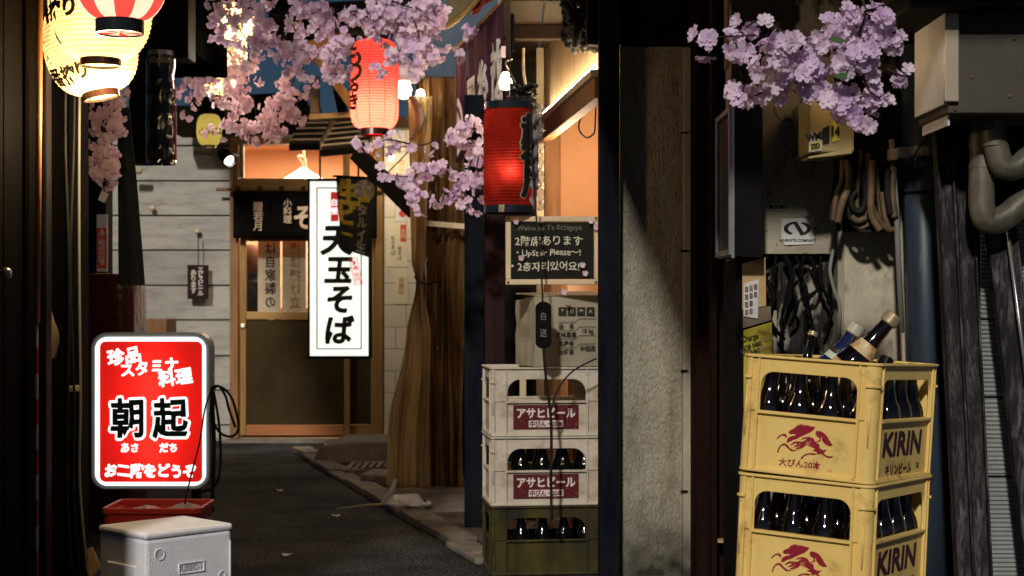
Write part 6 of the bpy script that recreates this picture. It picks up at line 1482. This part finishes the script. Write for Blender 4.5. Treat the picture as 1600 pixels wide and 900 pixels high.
# ------------------------------------------------------------------ blossoms
def flower_mesh(k_, m_, double=False):
    r_ = random.Random(50+k_); mb = MB()
    for ring_ in range(2):
        for i in range(5):
            a = 2*PI*(i+.5*ring_)/5+r_.uniform(-.15,.15); ln = (1.0-.3*ring_)*r_.uniform(.85,1.1); wd = ln*.40; cup = r_.uniform(.0,.55)+.35*ring_
            ca, sa = math.cos(a), math.sin(a)
            def pt(s_, t_): # s along, t across
                z_ = cup*s_*s_*.8+.14*t_*t_+r_.uniform(-.09,.09)*s_
                x_, y_ = s_*ln, t_*wd
                return Vector((ca*x_-sa*y_, sa*x_+ca*y_, z_*ln))
            pts = [pt(.08,0),pt(.4,-.75),pt(.8,-1.0),pt(1.0,-.55),pt(.92,0),pt(1.0,.55),pt(.8,1.0),pt(.4,.75),pt(.55,0)]
            b = len(mb.v); mb.v += pts; mb.f += [(b,b+1,b+8),(b+1,b+2,b+8),(b+2,b+3,b+4,b+8),(b+4,b+5,b+6,b+8),(b+6,b+7,b+8),(b+7,b,b+8)]
    me = bpy.data.meshes.new('flower'); me.from_pydata([tuple(v) for v in mb.v],[],mb.f); me.materials.append(m_); me.polygons.foreach_set("use_smooth",[True]*len(me.polygons)); me.update()
    return me
FM = [flower_mesh(i, M['petal'], i%2 == 0) for i in range(6)]
FP = [flower_mesh(i, M['petal_pink'], i%2 == 0) for i in range(6)]
def branch(label, Y, lines, n, spread, size, meshes=FM, depth=.12, group='artificial cherry blossom branches', blobs=None):
    """lines: twig polylines in photo coordinates; flowers sit along them"""
    t_ = thing('blossom_branch', label, 'blossom branch', P(*lines[0][0], Y), group=group)
    r_ = random.Random(hash(label) % 1000 if False else len(label)*7+n); inv = wm(t_).inverted(); pool = []
    for ln in lines:
        pts = [P(a,b,Y)+Vector((0,r_.uniform(-.3,.3)*depth,0)) for a,b in ln]
        sp_ = spline(pts, 6); m = MB(); m.tube(sp_, lambda t: .0035*(1.1-t*.7), 5); m.build('twig', M['bark'], t_, smooth=True)
        lgt = sum((sp_[i+1]-sp_[i]).length for i in range(len(sp_)-1)); pool.append((sp_, lgt))
    tot_ = sum(p[1] for p in pool)
    clumps = []; n = min(300, int(n*(.92 if Y < 5.5 else 1.05 if Y < 6.55 and Y > 6.1 else 1.55))); per = 4 if Y > 5.5 else 6
    for k_ in range(n):
        x_ = r_.uniform(0,tot_)
        for sp_, lg in pool:
            if x_ <= lg: break
            x_ -= lg
        i = min(int(x_/max(lg,1e-6)*(len(sp_)-1)), len(sp_)-2); c_ = sp_[i].lerp(sp_[i+1], r_.random())
        if k_ % per == 0 or not clumps:
            ctr = c_+Vector((r_.gauss(0,1),r_.gauss(0,1)*.9,r_.gauss(0,1)-.25))*spread*.55; clumps.append(ctr)
            if (ctr-c_).length > size*.9:
                m = MB(); m.tube([c_, c_.lerp(ctr,.5)+Vector((0,0,.004)), ctr], .0011, 4); m.build('twig', M['bark'], t_)
        ctr = clumps[-1]; c_ = ctr
        off_ = Vector((r_.gauss(0,1),r_.gauss(0,1),r_.gauss(0,1)*.85))*size*(.62 if per == 6 else .8)
        o = bpy.data.objects.new('flower', meshes[r_.randrange(6)]); C.objects.link(o); o.parent = t_
        nrm = (off_.normalized()*.8+Vector((r_.uniform(-.6,.6),-.75,r_.uniform(-.5,.4)))).normalized()
        s_ = size*r_.uniform(.75,1.15)
        o.matrix_local = inv @ Matrix.Translation(c_+off_) @ nrm.to_track_quat('Z','Y').to_matrix().to_4x4() @ Matrix.Rotation(r_.uniform(0,6),4,'Z') @ Matrix.Scale(s_,4)
    return t_
YR = 3.75; fsz = .0235
branch('lavender pink blossom branch reaching left above the display case', YR, [[(1320,40),(1260,55),(1200,52),(1150,60),(1118,55)],[(1260,60),(1235,95),(1190,85)],[(1230,60),(1185,35),(1160,50)]], 95, .036, fsz)
branch('lavender pink blossom branch hanging low toward the patched board', YR+.05, [[(1330,80),(1280,115),(1230,125),(1180,150),(1160,158)],[(1270,110),(1215,105),(1195,95)],[(1250,120),(1225,130),(1200,125)]], 62, .030, fsz)
branch('lavender pink blossom branch falling at the left of the drain pipe', YR, [[(1340,-20),(1350,20),(1345,60),(1350,110),(1370,150),(1392,140)],[(1360,60),(1375,95),(1385,70)],[(1300,70),(1330,95),(1360,105)],[(1350,30),(1375,25),(1385,45)]], 118, .043, fsz)
branch('lavender pink blossom branch dangling lowest before the taped cables', YR+.05, [[(1300,100),(1310,140),(1325,170),(1340,200)],[(1290,120),(1275,135),(1265,140)],[(1330,150),(1318,165)]], 58, .027, fsz)
branch('small lavender blossom sprig touching the drain pipe', YR, [[(1385,110),(1405,118),(1418,118)]], 7, .014, fsz*.85)
# upper middle branches
YM = 6.6; f2 = .0205
branch('purple pink blossom branch across the top left of the red lantern', YM, [[(330,15),(380,10),(440,25),(500,20)],[(400,20),(430,60),(450,95)],[(450,20),(470,70),(475,110)],[(360,25),(385,60),(420,70)]], 215, .075, f2)
branch('purple pink blossom branch above the top of the red lantern', YM+.1, [[(480,5),(540,15),(600,20),(640,10)],[(520,15),(530,60),(535,85),(520,115)],[(560,20),(585,45),(600,35)],[(600,15),(620,50),(640,60)]], 205, .065, f2)
branch('purple pink blossom branch at the top right of the red lantern', YM, [[(610,0),(650,15),(690,20)],[(640,15),(655,60),(650,100),(655,118)],[(665,20),(680,60),(668,95)],[(625,30),(640,60),(625,80)]], 150, .05, f2)
branch('pink blossom branch beside the receding cream lanterns', YM+1.2, [[(345,70),(370,100),(375,150),(370,200)],[(380,100),(395,150),(400,195),(385,215)],[(350,110),(355,160),(345,210)]], 130, .055, f2*1.05, FP)
branch('pink blossom branch hanging left of the cream lantern row', YM+1.0, [[(300,90),(290,115),(300,150),(315,165)],[(330,100),(325,130),(335,150)]], 62, .07, f2*1.05, FP)
branch('pale pink blossom branch hanging over the dark blue gap', YM+1.2, [[(460,110),(455,140),(445,165),(435,205)],[(470,130),(462,165),(455,180)],[(450,150),(430,190),(420,200)]], 105, .06, f2*1.08, FP)
branch('small blossom tuft hanging in front of the red lantern', YM, [[(625,85),(605,100),(588,112)]], 14, .014, f2*.9)
branch('blossom sprig hanging left of the red lantern', YM+.2, [[(505,85),(525,95)],[(510,115),(530,118),(548,112)]], 26, .022, f2)
# branch that comes in low from the right across the curtain
YC = 6.4
branch('pale blossom branch crossing the tied plastic curtain, upper part', YC, [[(755,250),(700,215),(660,225),(610,230),(565,228)],[(640,225),(600,220),(580,245)],[(700,215),(735,225),(750,215)]], 62, .026, .022)
branch('pale blossom branch crossing the tied plastic curtain, middle part', YC, [[(740,270),(690,262),(640,275),(590,270)],[(690,262),(710,262)],[(650,275),(630,285),(605,268)]], 58, .024, .022)
branch('pale blossom branch crossing the tied plastic curtain, lowest part', YC, [[(745,230),(720,290),(700,315),(680,318)],[(725,300),(735,325)],[(655,300),(640,310),(660,330)],[(695,300),(690,320)]], 48, .022, .022)
branch('blossom sprig hugging the left rim of the faded red lantern', YC-.1, [[(755,225),(745,260),(752,290)],[(735,180),(722,200),(712,205)]], 34, .026, .021)
branch('leftmost pale blossom branch under the tilted cream lantern', 6.0, [[(175,150),(160,190),(165,230),(158,280)],[(180,165),(172,210)],[(165,230),(175,260)]], 85, .045, .024, FP)
branch('tiny purple blossom sprig at the end of the noren rod', 7.6, [[(738,40),(728,52)],[(735,70),(718,95)]], 14, .02, .022)
bl_ = [o_ for o_ in C.objects if o_.get('label','').startswith('lavender pink blossom branch falling')][0]
for (px,py,a_) in ((1316,118,.3),(1308,62,-.2),(1330,106,.9)):
    c_ = P(px,py,3.7); m = MB(); d1 = Vector((math.cos(a_),.2,math.sin(a_)*.5))*.022; d2 = Vector((0,-.3,1))*.007
    m.add([c_-d1, c_-d1*.3+d2, c_+d1*.5+d2*.8, c_+d1, c_+d1*.4-d2, c_-d1*.4-d2*.9, c_], [(0,1,6),(1,2,6),(2,3,6),(3,4,6),(4,5,6),(5,0,6)]); m.build('leaf', M['leaf'], bl_)
# paper flowers stuck on the chalkboard frame
for (px,py,lab) in ((807,346,'small pink flower stuck at the upper left of the chalkboard'),(924,345,'small pink flower stuck at the upper right of the chalkboard'),(932,355,'pale flower below the upper right corner flower of the chalkboard'),(911,414,'small pink flower stuck low on the chalkboard slate'),(915,427,'lowest pink flower stuck on the chalkboard slate'),(815,403,'pale yellow flower stuck on the left of the chalkboard slate'),(882,456,'white flower lying on the flap of the wrapped carton')):
    o = bpy.data.objects.new('paper_flower', FP[2]); C.objects.link(o); p = P(px,py,6.10)
    o.matrix_world = Matrix.Translation(p) @ Vector((0,-1,.1)).to_track_quat('Z','Y').to_matrix().to_4x4() @ Matrix.Scale(.012,4)
    tag(o, lab, 'paper flower')
